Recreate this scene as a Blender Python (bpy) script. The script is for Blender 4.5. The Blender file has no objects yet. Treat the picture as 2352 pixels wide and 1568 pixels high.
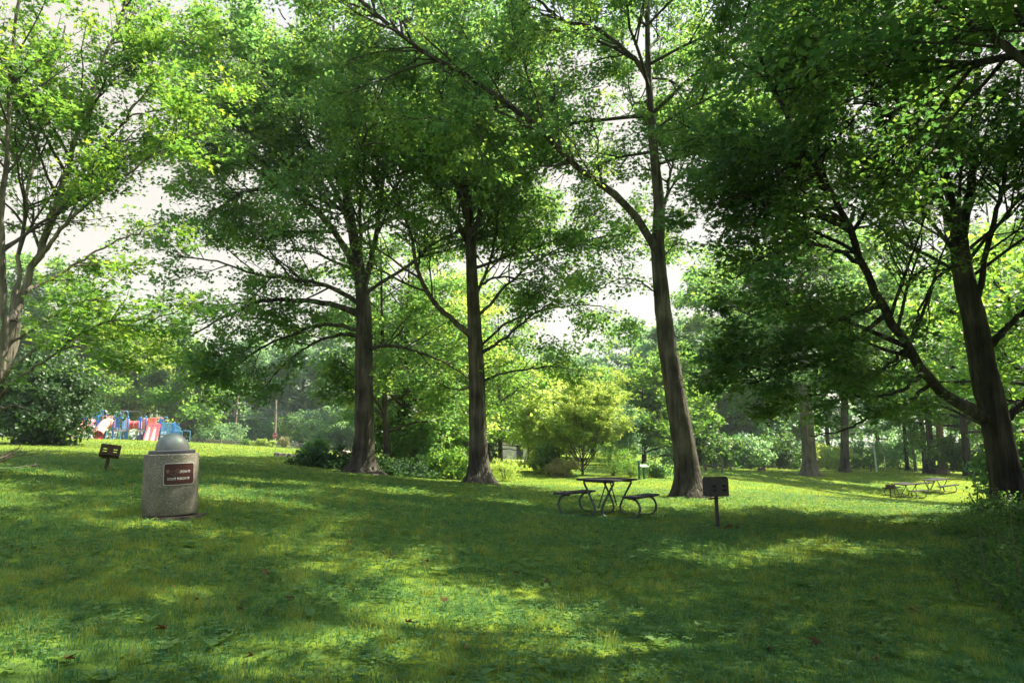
import bpy, math, random
import numpy as np
from mathutils import Vector, Matrix

SC = bpy.context.scene
COL = SC.collection
random.seed(7)

# ------------------------------------------------------------------ camera geometry
F_PX, CX, CY, HORIZON = 1600.0, 1176.0, 784.0, 1020.0
PITCH = math.atan((HORIZON - CY) / F_PX)
CAM = np.array([0.0, 0.0, 1.4])
SP, CP = math.sin(PITCH), math.cos(PITCH)


def P(px, py, d):
    """point of the place that lies at ground distance d (metres along +Y) on the line of sight through a photo point"""
    u, v = (px - CX) / F_PX, (CY - py) / F_PX
    t = d / (CP - v * SP)
    return np.array([u * t, d, CAM[2] + t * (v * CP + SP)])


def project(p):
    q = p - CAM
    f = q[..., 1] * CP + q[..., 2] * SP
    up = -q[..., 1] * SP + q[..., 2] * CP
    f = np.where(f < 0.1, 0.1, f)
    return CX + F_PX * q[..., 0] / f, CY - F_PX * up / f


# ------------------------------------------------------------------ terrain
_ctrl = [(0, 0, 0.0), (0, 4.4, 0.0), (-3.5, 4.5, .22), (3.5, 4.5, -.1), (9, 5, -.15), (-9, 5, .65), (14, 0, -.2), (-14, 0, 1.0),
         (0, -25, .0), (-30, -20, 1.4), (30, -20, -1.0), (-60, 40, 2.4), (-70, 100, 2.4), (0, 130, -.2), (80, 130, -1.8),
         (70, 50, -2.2), (40, 20, -1.3), (-40, 10, 1.8), (60, 0, -1.5), (18, 20, -.6)]
for q in [(390, 1178, 9.2), (1395, 1190, 14.8), (1648, 1208, 12.7), (1585, 1142, 22), (1100, 1112, 26.7), (830, 1087, 28.3),
          (2320, 1180, 16.5), (2047, 1143, 40), (2110, 1135, 42), (2090, 1088, 70), (1860, 1091, 50), (1940, 1084, 56),
          (1747, 1082, 56), (1664, 1083, 46), (1474, 1097, 38), (1335, 1095, 40), (243, 1078, 15.3), (100, 1047, 25),
          (100, 1020, 38), (180, 1006, 75), (420, 1014, 73), (430, 1020, 88), (700, 1032, 85), (690, 1049, 38), (1150, 1062, 60),
          (550, 1040, 40), (2300, 1105, 48), (0, 1010, 60), (950, 1100, 32)]:
    _ctrl.append(tuple(P(*q)))
_ctrl = np.array(_ctrl, float)


def _tps(r2):
    return np.where(r2 > 1e-9, 0.5 * r2 * np.log(np.maximum(r2, 1e-9)), 0)


_n = len(_ctrl)
_S = 20.0
_xy = _ctrl[:, :2] / _S
_K = _tps(((_xy[:, None] - _xy[None]) ** 2).sum(-1)) + np.eye(_n) * 0.02
_Pm = np.hstack([np.ones((_n, 1)), _xy])
_A = np.zeros((_n + 3, _n + 3))
_A[:_n, :_n], _A[:_n, _n:], _A[_n:, :_n] = _K, _Pm, _Pm.T
_w = np.linalg.solve(_A, np.concatenate([_ctrl[:, 2], np.zeros(3)]))


def G(x, y):
    """height of the ground"""
    x, y = np.asarray(x, float), np.asarray(y, float)
    sh = np.broadcast(x, y).shape
    xf, yf = np.broadcast_to(x, sh).ravel() / _S, np.broadcast_to(y, sh).ravel() / _S
    out = np.empty(xf.size)
    for a in range(0, xf.size, 40000):
        b = slice(a, a + 40000)
        r2 = (xf[b, None] - _xy[None, :, 0]) ** 2 + (yf[b, None] - _xy[None, :, 1]) ** 2
        out[b] = _tps(r2) @ _w[:_n] + _w[_n] + _w[_n + 1] * xf[b] + _w[_n + 2] * yf[b]
    out = out.reshape(sh)
    X, Y = np.broadcast_to(x, sh), np.broadcast_to(y, sh)
    R = np.sqrt(X ** 2 + (Y - 45) ** 2)
    k = np.clip((R - 75) / 60, 0, 1)
    k = k * k * (3 - 2 * k)
    plane = np.clip(-.02 * X, -2.2, 2.2)
    r = np.random.RandomState(5)
    bump = 0
    for _ in range(6):
        a, ph, w = r.rand() * 6.28, r.rand() * 6.28, 0.5 + 1.6 * r.rand()
        bump = bump + np.sin((X * math.cos(a) + Y * math.sin(a)) * w + ph) * .009 / w
    return out * (1 - k) + plane * k + bump


def g1(x, y):
    return float(G(x, y))


def ground_at(px, d):
    x = (px - CX) / F_PX * d          # first guess; refine the line of sight at that distance
    for _ in range(3):
        z = g1(x, d)
        t = (d * CP + (z - CAM[2]) * SP)
        x = (px - CX) / F_PX * t
    return np.array([x, d, g1(x, d)])


# ------------------------------------------------------------------ mesh helpers
def make_mesh(name, verts, quads, mats, mat_idx=None, smooth=True, attrs=None, tris=None):
    me = bpy.data.meshes.new(name)
    verts = np.ascontiguousarray(verts, np.float32).reshape(-1, 3)
    quads = np.ascontiguousarray(quads, np.int32).reshape(-1, 4)
    nq = len(quads)
    me.vertices.add(len(verts))
    me.vertices.foreach_set('co', verts.ravel())
    me.loops.add(nq * 4)
    me.loops.foreach_set('vertex_index', quads.ravel())
    me.polygons.add(nq)
    me.polygons.foreach_set('loop_start', np.arange(0, nq * 4, 4, dtype=np.int32))
    if mat_idx is not None:
        me.polygons.foreach_set('material_index', np.ascontiguousarray(mat_idx, np.int32))
    me.polygons.foreach_set('use_smooth', np.full(nq, smooth, bool))
    for m in mats:
        me.materials.append(m)
    for k, a in (attrs or {}).items():
        at = me.attributes.new(k, 'FLOAT', 'FACE')
        at.data.foreach_set('value', np.ascontiguousarray(a, np.float32))
    me.update(calc_edges=True)
    return me


def link(name, data, parent=None, loc=None, rot=None):
    o = bpy.data.objects.new(name, data)
    COL.objects.link(o)
    if parent is not None:
        o.parent = parent
    if loc is not None:
        o.location = loc
    if rot is not None:
        o.rotation_euler = rot
    return o


def tag(o, label=None, cat=None, group=None, kind=None):
    for k, v in (('label', label), ('category', cat), ('group', group), ('kind', kind)):
        if v:
            o[k] = v
    return o


def thing(name, label, cat, loc, rot=(0, 0, 0), group=None):
    o = link(name, None, None, loc, rot)
    o.empty_display_size = .2
    return tag(o, label, cat, group)


class MB:
    """collects boxes, tubes and lathed shapes into one mesh"""

    def __init__(s):
        s.v, s.f, s.n = [], [], 0

    def add(s, v, f):
        s.v += [tuple(map(float, q)) for q in v]
        s.f += [tuple(int(i) + s.n for i in q) for q in f]
        s.n = len(s.v)
        return s

    def box(s, c, size, rz=0, rx=0, ry=0, bev=0.0):
        x, y, z = np.array(size) / 2
        M = Matrix.Rotation(rz, 3, 'Z') @ Matrix.Rotation(ry, 3, 'Y') @ Matrix.Rotation(rx, 3, 'X')
        if bev <= 0:
            pts = [(-x, -y, -z), (x, -y, -z), (x, y, -z), (-x, y, -z), (-x, -y, z), (x, -y, z), (x, y, z), (-x, y, z)]
            fs = [(0, 3, 2, 1), (4, 5, 6, 7), (0, 1, 5, 4), (1, 2, 6, 5), (2, 3, 7, 6), (3, 0, 4, 7)]
        else:
            b = min(bev, x * .9, y * .9, z * .9)
            pts, fs = [], []
            rings = [(-z, b), (-z + b, 0), (z - b, 0), (z, b)]
            for zz, ins in rings:
                X, Y = x - ins, y - ins
                for cx_, cy_ in ((-1, -1), (1, -1), (1, 1), (-1, 1)):
                    if cx_ * cy_ > 0:
                        pts += [(cx_ * X, cy_ * (Y - b), zz), (cx_ * (X - b), cy_ * Y, zz)] if cx_ < 0 else [(cx_ * X, cy_ * (Y - b), zz), (cx_ * (X - b), cy_ * Y, zz)]
                    else:
                        pts += [(cx_ * (X - b), cy_ * Y, zz), (cx_ * X, cy_ * (Y - b), zz)]
            m = 8
            for r in range(3):
                for i in range(m):
                    j = (i + 1) % m
                    fs.append((r * m + i, r * m + j, (r + 1) * m + j, (r + 1) * m + i))
            fs.append(tuple(range(m - 1, -1, -1)))
            fs.append(tuple(range(3 * m, 4 * m)))
        return s.add([tuple(M @ Vector(p) + Vector(c)) for p in pts], fs)

    def tube(s, pts, r, k=8, cap=True):
        pts = np.array(pts, float)
        n = len(pts)
        r = np.broadcast_to(np.array(r, float), (n,))
        t = np.gradient(pts, axis=0)
        t /= np.linalg.norm(t, axis=1, keepdims=True) + 1e-9
        ref = np.array([0, 0, 1.]) if abs(t[0, 2]) < .9 else np.array([1., 0, 0])
        vs = []
        u = np.cross(t[0], ref)
        u /= np.linalg.norm(u)
        for i in range(n):
            u = u - t[i] * np.dot(u, t[i])
            u /= np.linalg.norm(u) + 1e-9
            w = np.cross(t[i], u)
            for a in range(k):
                an = 2 * math.pi * a / k
                vs.append(pts[i] + r[i] * (math.cos(an) * u + math.sin(an) * w))
        fs = [(i * k + a, i * k + (a + 1) % k, (i + 1) * k + (a + 1) % k, (i + 1) * k + a) for i in range(n - 1) for a in range(k)]
        if cap:
            fs += [tuple(range(k - 1, -1, -1)), tuple(range((n - 1) * k, n * k))]
        return s.add(vs, fs)

    def lathe(s, prof, k=32, c=(0, 0, 0)):
        vs, fs = [], []
        for r, z in prof:
            for a in range(k):
                an = 2 * math.pi * a / k
                vs.append((c[0] + r * math.cos(an), c[1] + r * math.sin(an), c[2] + z))
        n = len(prof)
        fs = [(i * k + a, i * k + (a + 1) % k, (i + 1) * k + (a + 1) % k, (i + 1) * k + a) for i in range(n - 1) for a in range(k)]
        return s.add(vs, fs)

    def prism(s, outline, y0, y1):
        """outline in x,z pushed from y0 to y1"""
        m = len(outline)
        vs = [(x, y0, z) for x, z in outline] + [(x, y1, z) for x, z in outline]
        fs = [tuple(range(m)), tuple(range(2 * m - 1, m - 1, -1))]
        fs += [(i, i + m, (i + 1) % m + m, (i + 1) % m) for i in range(m)]
        return s.add(vs, fs)

    def build(s, name, mat, parent=None, loc=None, rot=None, smooth=None):
        me = bpy.data.meshes.new(name)
        me.from_pydata(s.v, [], s.f)
        me.materials.append(mat)
        me.update()
        if smooth is not None:
            try:
                me.shade_flat()
                if smooth > 0:
                    me.polygons.foreach_set('use_smooth', [True] * len(me.polygons))
                    me.set_sharp_from_angle(angle=math.radians(smooth))
            except Exception:
                pass
        return link(name, me, parent, loc, rot)


def copy_tree(o, parent=None):
    c = o.copy()
    COL.objects.link(c)
    if parent is not None:
        c.parent = parent
    for ch in list(o.children):
        copy_tree(ch, c)
    return c


def catmull(pts, n):
    pts = np.array(pts, float)
    if len(pts) < 3:
        t = np.linspace(0, 1, n)[:, None]
        return pts[0] * (1 - t) + pts[-1] * t
    q = np.vstack([2 * pts[0] - pts[1], pts, 2 * pts[-1] - pts[-2]])
    out = []
    m = len(pts) - 1
    for s in np.linspace(0, m - 1e-6, n):
        i = int(s)
        t = s - i
        a, b, c, d = q[i], q[i + 1], q[i + 2], q[i + 3]
        out.append(.5 * ((2 * b) + (c - a) * t + (2 * a - 5 * b + 4 * c - d) * t * t + (3 * b - a - 3 * c + d) * t ** 3))
    return np.array(out)


# ------------------------------------------------------------------ materials
def new_mat(name):
    m = bpy.data.materials.new(name)
    m.use_nodes = True
    nt = m.node_tree
    for n in list(nt.nodes):
        nt.nodes.remove(n)
    out = nt.nodes.new('ShaderNodeOutputMaterial')
    return m, nt, out


def N(nt, typ, **kw):
    n = nt.nodes.new(typ)
    for k, v in kw.items():
        if k in n.inputs:
            n.inputs[k].default_value = v
        else:
            setattr(n, k, v)
    return n


def c4(c):
    return (c[0], c[1], c[2], 1.0)


def ramp(nt, fac, stops):
    r = nt.nodes.new('ShaderNodeValToRGB')
    el = r.color_ramp.elements
    while len(el) < len(stops):
        el.new(.5)
    for e, (p, c) in zip(el, stops):
        e.position, e.color = p, c4(c)
    nt.links.new(fac, r.inputs['Fac'])
    return r.outputs['Color']


def leaf_mat(name, stops, trans_stops, tfac=.45, rough=.45, spec=.35):
    m, nt, out = new_mat(name)
    at = N(nt, 'ShaderNodeAttribute', attribute_name='rnd')
    c = ramp(nt, at.outputs['Fac'], stops)
    ct = ramp(nt, at.outputs['Fac'], trans_stops)
    pr = N(nt, 'ShaderNodeBsdfPrincipled', Roughness=rough)
    pr.inputs['Specular IOR Level'].default_value = spec
    tr = N(nt, 'ShaderNodeBsdfTranslucent')
    mx = N(nt, 'ShaderNodeMixShader', Fac=tfac)
    nt.links.new(c, pr.inputs['Base Color'])
    nt.links.new(ct, tr.inputs['Color'])
    nt.links.new(pr.outputs[0], mx.inputs[1])
    nt.links.new(tr.outputs[0], mx.inputs[2])
    nt.links.new(mx.outputs[0], out.inputs['Surface'])
    return m


def bark_mat(name, stops, scale=7.0, stretch=.10, bump=1.0):
    m, nt, out = new_mat(name)
    tc = N(nt, 'ShaderNodeTexCoord')
    mp = N(nt, 'ShaderNodeMapping')
    mp.inputs['Scale'].default_value = (1, 1, stretch)
    n1 = N(nt, 'ShaderNodeTexNoise', Scale=scale, Detail=6.0, Roughness=.65)
    n2 = N(nt, 'ShaderNodeTexNoise', Scale=1.3, Detail=3.0)
    vo = N(nt, 'ShaderNodeTexVoronoi', Scale=scale * 1.6, feature='DISTANCE_TO_EDGE')
    nt.links.new(tc.outputs['Object'], mp.inputs['Vector'])
    nt.links.new(mp.outputs[0], n1.inputs['Vector'])
    nt.links.new(mp.outputs[0], vo.inputs['Vector'])
    nt.links.new(tc.outputs['Object'], n2.inputs['Vector'])
    mul = N(nt, 'ShaderNodeMath', operation='MULTIPLY_ADD')
    nt.links.new(n2.outputs['Fac'], mul.inputs[0])
    mul.inputs[1].default_value = .5
    mul2 = N(nt, 'ShaderNodeMath', operation='MULTIPLY_ADD')
    nt.links.new(n1.outputs['Fac'], mul2.inputs[0])
    mul2.inputs[1].default_value = .7
    mul2.inputs[2].default_value = -.1
    nt.links.new(mul2.outputs[0], mul.inputs[2])
    c = ramp(nt, mul.outputs[0], stops)
    pr = N(nt, 'ShaderNodeBsdfPrincipled', Roughness=.95)
    pr.inputs['Specular IOR Level'].default_value = .15
    nt.links.new(c, pr.inputs['Base Color'])
    ad = N(nt, 'ShaderNodeMath', operation='ADD')
    sm = N(nt, 'ShaderNodeMath', operation='MINIMUM')
    sm.inputs[1].default_value = .25
    nt.links.new(vo.outputs['Distance'], sm.inputs[0])
    nt.links.new(sm.outputs[0], ad.inputs[0])
    nt.links.new(n1.outputs['Fac'], ad.inputs[1])
    bp = N(nt, 'ShaderNodeBump', Strength=bump, Distance=.10)
    nt.links.new(ad.outputs[0], bp.inputs['Height'])
    nt.links.new(bp.outputs[0], pr.inputs['Normal'])
    nt.links.new(pr.outputs[0], out.inputs['Surface'])
    return m


def plain_mat(name, col, col2=None, rough=.6, metal=0.0, scale=6.0, bump=.0, spec=.4, detail=4.0):
    m, nt, out = new_mat(name)
    pr = N(nt, 'ShaderNodeBsdfPrincipled', Roughness=rough, Metallic=metal)
    pr.inputs['Specular IOR Level'].default_value = spec
    tc = N(nt, 'ShaderNodeTexCoord')
    no = N(nt, 'ShaderNodeTexNoise', Scale=scale, Detail=detail, Roughness=.6)
    nt.links.new(tc.outputs['Object'], no.inputs['Vector'])
    c = ramp(nt, no.outputs['Fac'], [(.35, col), (.68, col2 or tuple(x * .8 for x in col))])
    nt.links.new(c, pr.inputs['Base Color'])
    if bump:
        bp = N(nt, 'ShaderNodeBump', Strength=bump, Distance=.01)
        nt.links.new(no.outputs['Fac'], bp.inputs['Height'])
        nt.links.new(bp.outputs[0], pr.inputs['Normal'])
    nt.links.new(pr.outputs[0], out.inputs['Surface'])
    return m


def aggregate_mat(name):
    """exposed aggregate concrete: small pebbles of several tones"""
    m, nt, out = new_mat(name)
    tc = N(nt, 'ShaderNodeTexCoord')
    vo = N(nt, 'ShaderNodeTexVoronoi', Scale=110.0)
    no = N(nt, 'ShaderNodeTexNoise', Scale=3.0, Detail=4.0)
    nt.links.new(tc.outputs['Object'], vo.inputs['Vector'])
    nt.links.new(tc.outputs['Object'], no.inputs['Vector'])
    sep = N(nt, 'ShaderNodeSeparateColor')
    nt.links.new(vo.outputs['Color'], sep.inputs[0])
    c = ramp(nt, sep.outputs[0], [(0, (.12, .12, .095)), (.45, (.17, .165, .13)), (.8, (.215, .20, .155)), (.94, (.27, .24, .18)), (.98, (.42, .40, .35))])
    dirt = ramp(nt, no.outputs['Fac'], [(.35, (.62, .66, .6)), (.65, (1, 1, 1))])
    mx = N(nt, 'ShaderNodeMix', data_type='RGBA', blend_type='MULTIPLY')
    mx.inputs[0].default_value = 1.0
    nt.links.new(c, mx.inputs[6])
    nt.links.new(dirt, mx.inputs[7])
    pr = N(nt, 'ShaderNodeBsdfPrincipled', Roughness=.9)
    nt.links.new(mx.outputs[2], pr.inputs['Base Color'])
    bp = N(nt, 'ShaderNodeBump', Strength=.7, Distance=.008)
    bp.invert = True
    nt.links.new(vo.outputs['Distance'], bp.inputs['Height'])
    nt.links.new(bp.outputs[0], pr.inputs['Normal'])
    nt.links.new(pr.outputs[0], out.inputs['Surface'])
    return m


M = {}
M['oak_leaf'] = leaf_mat('oak_leaf', [(0, (.032, .085, .040)), (.5, (.052, .118, .044)), (1, (.11, .17, .04))],
                         [(0, (.14, .34, .09)), (.5, (.23, .46, .09)), (1, (.46, .60, .07))], .55)
M['maple_leaf'] = leaf_mat('maple_leaf', [(0, (.036, .100, .028)), (.5, (.064, .150, .032)), (1, (.14, .21, .03))],
                           [(0, (.14, .36, .06)), (.5, (.25, .48, .06)), (1, (.48, .62, .05))], .52)
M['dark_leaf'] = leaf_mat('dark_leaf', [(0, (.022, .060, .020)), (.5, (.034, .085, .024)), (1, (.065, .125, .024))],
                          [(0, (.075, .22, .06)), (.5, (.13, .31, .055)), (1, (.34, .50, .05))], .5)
M['lime_leaf'] = leaf_mat('lime_leaf', [(0, (.11, .21, .045)), (.5, (.18, .29, .055)), (1, (.28, .36, .065))],
                          [(0, (.40, .58, .10)), (.5, (.54, .68, .12)), (1, (.68, .76, .13))], .55)
M['teal_leaf'] = leaf_mat('teal_leaf', [(0, (.050, .125, .075)), (.5, (.08, .18, .09)), (1, (.16, .25, .09))],
                          [(0, (.20, .42, .18)), (.5, (.30, .54, .20)), (1, (.48, .62, .18))], .52)
M['needle_leaf'] = leaf_mat('needle_leaf', [(0, (.022, .058, .020)), (.5, (.035, .085, .026)), (1, (.075, .13, .034))],
                            [(0, (.05, .14, .03)), (.5, (.07, .18, .03)), (1, (.12, .24, .04))], .25)
M['ivy_leaf'] = leaf_mat('ivy_leaf', [(0, (.018, .05, .02)), (.5, (.028, .075, .028)), (1, (.05, .11, .035))],
                         [(0, (.06, .16, .04)), (1, (.14, .28, .05))], .3, rough=.6, spec=.15)
M['straw_leaf'] = leaf_mat('straw_leaf', [(0, (.20, .22, .08)), (1, (.38, .34, .17))], [(0, (.3, .32, .12)), (1, (.45, .4, .2))], .3)
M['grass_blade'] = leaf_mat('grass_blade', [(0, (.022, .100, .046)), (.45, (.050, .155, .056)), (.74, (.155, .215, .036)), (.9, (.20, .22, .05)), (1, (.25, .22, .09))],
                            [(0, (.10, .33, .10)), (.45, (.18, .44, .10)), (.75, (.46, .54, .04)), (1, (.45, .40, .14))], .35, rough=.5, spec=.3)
M['clover_leaf'] = leaf_mat('clover_leaf', [(0, (.020, .070, .030)), (.5, (.055, .135, .045)), (1, (.16, .25, .06))],
                            [(0, (.12, .30, .06)), (1, (.28, .46, .07))], .35, rough=.6, spec=.12)
M['dead_leaf'] = leaf_mat('dead_leaf', [(0, (.070, .042, .022)), (1, (.17, .095, .045))], [(0, (.12, .06, .02)), (1, (.24, .12, .03))], .2, rough=.95, spec=.05)
M['bark'] = bark_mat('bark', [(.34, (.014, .014, .014)), (.48, (.060, .055, .047)), (.62, (.125, .115, .095)), (.72, (.20, .19, .155))])
M['bark_dark'] = bark_mat('bark_dark', [(.34, (.010, .010, .011)), (.5, (.034, .033, .031)), (.64, (.070, .066, .060)), (.75, (.11, .105, .09))])
M['bark_grey'] = bark_mat('bark_grey', [(.33, (.05, .047, .04)), (.5, (.14, .13, .105)), (.7, (.27, .25, .20))], scale=7)
M['bark_tan'] = bark_mat('bark_tan', [(.3, (.07, .05, .035)), (.6, (.17, .125, .085)), (.85, (.30, .23, .16))], scale=7)
M['twig'] = plain_mat('twig', (.035, .03, .024), (.06, .052, .04), .9)
M['concrete'] = aggregate_mat('concrete')
M['lid'] = plain_mat('lid', (.20, .19, .205), (.10, .155, .115), .5, .2, 5.0, .1, .4)
M['brim'] = plain_mat('brim', (.12, .12, .15), (.085, .085, .11), .4, .4)
M['pad'] = plain_mat('pad', (.075, .055, .04), (.04, .034, .028), .95, bump=.4, scale=12)
M['sign_brown'] = plain_mat('sign_brown', (.045, .011, .011), (.036, .010, .010), .45)
M['sign_white'] = plain_mat('sign_white', (.55, .58, .55), (.48, .52, .5), .5)
M['sign_tan'] = plain_mat('sign_tan', (.20, .13, .09), (.12, .075, .055), .6, scale=40)
M['planks'] = plain_mat('planks', (.055, .053, .060), (.026, .025, .030), .9, scale=5, bump=.3, spec=.12)
M['planks_grey'] = plain_mat('planks_grey', (.22, .21, .2), (.12, .115, .11), .85, scale=5, bump=.3)
M['pipe'] = plain_mat('pipe', (.085, .105, .115), (.05, .065, .07), .5, .5, 8)
M['grill'] = plain_mat('grill', (.030, .034, .038), (.052, .048, .046), .6, .4, 9, .2)
M['grill_rust'] = plain_mat('grill_rust', (.055, .040, .034), (.10, .045, .022), .8, .2, 9, .2)
M['wood_post'] = plain_mat('wood_post', (.15, .13, .10), (.09, .078, .06), .9, scale=9, bump=.4)
M['pole_wood'] = plain_mat('pole_wood', (.24, .15, .10), (.16, .10, .075), .9, scale=5)
M['pole_grey'] = plain_mat('pole_grey', (.30, .25, .19), (.2, .17, .13), .9, scale=5)
M['green_paint'] = plain_mat('green_paint', (.012, .14, .085), (.010, .10, .065), .5)
M['panel_pale'] = plain_mat('panel_pale', (.60, .55, .50), (.36, .42, .40), .35, scale=14)
M['pg_blue'] = plain_mat('pg_blue', (.015, .17, .62), (.012, .14, .55), .35)
M['pg_lightblue'] = plain_mat('pg_lightblue', (.14, .42, .74), (.10, .36, .68), .4)
M['pg_red'] = plain_mat('pg_red', (.72, .10, .085), (.62, .075, .07), .4)
M['pg_pink'] = plain_mat('pg_pink', (.80, .36, .31), (.74, .30, .27), .45)
M['pg_cream'] = plain_mat('pg_cream', (.62, .50, .38), (.52, .42, .32), .7)
M['pg_grey'] = plain_mat('pg_grey', (.16, .16, .23), (.12, .12, .18), .7)
M['metal_white'] = plain_mat('metal_white', (.62, .68, .70), (.55, .6, .62), .4)
M['globe'] = plain_mat('globe', (.78, .72, .70), (.7, .66, .65), .3)
M['stop_red'] = plain_mat('stop_red', (.55, .02, .02), (.5, .02, .02), .4)
M['fence'] = plain_mat('fence', (.28, .27, .25), (.18, .175, .16), .9, scale=4)
M['stone'] = plain_mat('stone', (.55, .48, .38), (.38, .33, .27), .9, scale=3, bump=.5)
M['wall_pale'] = plain_mat('wall_pale', (.50, .47, .45), (.42, .4, .39), .9)
M['door_dark'] = plain_mat('door_dark', (.015, .018, .03), (.02, .02, .03), .6)
M['roof_dark'] = plain_mat('roof_dark', (.04, .05, .05), (.03, .035, .035), .9)
M['path'] = plain_mat('path', (.34, .31, .27), (.26, .24, .2), .95, scale=2)
M['cut_wood'] = plain_mat('cut_wood', (.35, .17, .10), (.2, .1, .06), .9, scale=8)
M['wire'] = plain_mat('wire', (.10, .11, .11), (.08, .09, .09), .6)
M['beam_grey'] = plain_mat('beam_grey', (.20, .18, .18), (.14, .13, .13), .8)
M['dead_twig'] = plain_mat('dead_twig', (.13, .10, .075), (.08, .065, .05), .95, scale=12)

# lawn sheet
m, nt, out = new_mat('lawn')
tc = N(nt, 'ShaderNodeTexCoord')
n1 = N(nt, 'ShaderNodeTexNoise', Scale=.35, Detail=6.0, Roughness=.6)
n2 = N(nt, 'ShaderNodeTexNoise', Scale=9.0, Detail=8.0, Roughness=.75)
for n in (n1, n2):
    nt.links.new(tc.outputs['Object'], n.inputs['Vector'])
ca = ramp(nt, n1.outputs['Fac'], [(.3, (.080, .170, .036)), (.5, (.150, .220, .028)), (.72, (.225, .255, .026))])
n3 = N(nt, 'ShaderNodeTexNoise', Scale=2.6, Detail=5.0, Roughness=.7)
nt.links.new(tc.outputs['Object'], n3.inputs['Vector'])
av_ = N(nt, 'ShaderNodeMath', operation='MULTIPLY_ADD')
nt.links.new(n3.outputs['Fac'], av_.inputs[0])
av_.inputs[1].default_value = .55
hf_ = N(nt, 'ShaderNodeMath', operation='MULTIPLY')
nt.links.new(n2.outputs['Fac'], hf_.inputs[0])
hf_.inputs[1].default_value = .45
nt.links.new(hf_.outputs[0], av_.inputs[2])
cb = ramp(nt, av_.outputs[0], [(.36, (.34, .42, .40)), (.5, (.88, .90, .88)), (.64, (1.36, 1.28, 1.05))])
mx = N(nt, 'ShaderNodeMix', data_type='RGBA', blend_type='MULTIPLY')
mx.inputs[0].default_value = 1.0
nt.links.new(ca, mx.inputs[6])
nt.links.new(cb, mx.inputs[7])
pr = N(nt, 'ShaderNodeBsdfPrincipled', Roughness=1.0)
pr.inputs['Specular IOR Level'].default_value = .05
nt.links.new(mx.outputs[2], pr.inputs['Base Color'])
bp = N(nt, 'ShaderNodeBump', Strength=.8, Distance=.05)
nt.links.new(n2.outputs['Fac'], bp.inputs['Height'])
nt.links.new(bp.outputs[0], pr.inputs['Normal'])
nt.links.new(pr.outputs[0], out.inputs['Surface'])
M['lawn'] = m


# ------------------------------------------------------------------ ground sheet
def axis(lo, hi, c, fine, n):
    s = np.linspace(-1, 1, n)
    a = np.sinh(s * 4.2) / math.sinh(4.2)
    return np.where(a < 0, c + a * (c - lo), c + a * (hi - c)) + s * 0


gx = axis(-900, 900, 0, 1, 241)
gy = axis(-500, 1100, 18, 1, 241)
X, Y = np.meshgrid(gx, gy)
Z = G(X, Y)
V = np.stack([X, Y, Z], -1).reshape(-1, 3)
nx, ny = len(gx), len(gy)
i, j = np.meshgrid(np.arange(nx - 1), np.arange(ny - 1))
q = (j * nx + i).ravel()
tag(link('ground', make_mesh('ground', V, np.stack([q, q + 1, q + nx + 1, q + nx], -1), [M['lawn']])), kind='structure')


# ------------------------------------------------------------------ numeric noise
class Noise2:
    def __init__(s, seed, wl, n=14):
        r = np.random.RandomState(seed)
        a = r.rand(n) * 2 * math.pi
        k = 2 * math.pi / (wl * np.exp(r.randn(n) * .5))
        s.kx, s.ky, s.ph = k * np.cos(a), k * np.sin(a), r.rand(n) * 6.28

    def __call__(s, x, y):
        o = 0
        for a, b, c in zip(s.kx, s.ky, s.ph):
            o = o + np.sin(a * x + b * y + c)
        return o / math.sqrt(len(s.kx) * .5)


def norm(v):
    return v / (np.linalg.norm(v, axis=-1, keepdims=True) + 1e-9)


# ------------------------------------------------------------------ grass
def grass_band(rng, d0, d1, dens, h, w, pad=3.0):
    wid = lambda d: d * .80 + pad
    area = (wid(d0) + wid(d1)) * (d1 - d0)
    n = int(area * dens)
    y = np.sqrt(d0 ** 2 + (d1 ** 2 - d0 ** 2) * rng.random(n))
    x = (rng.random(n) * 2 - 1) * wid(y)
    return x, y, h, w


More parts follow.
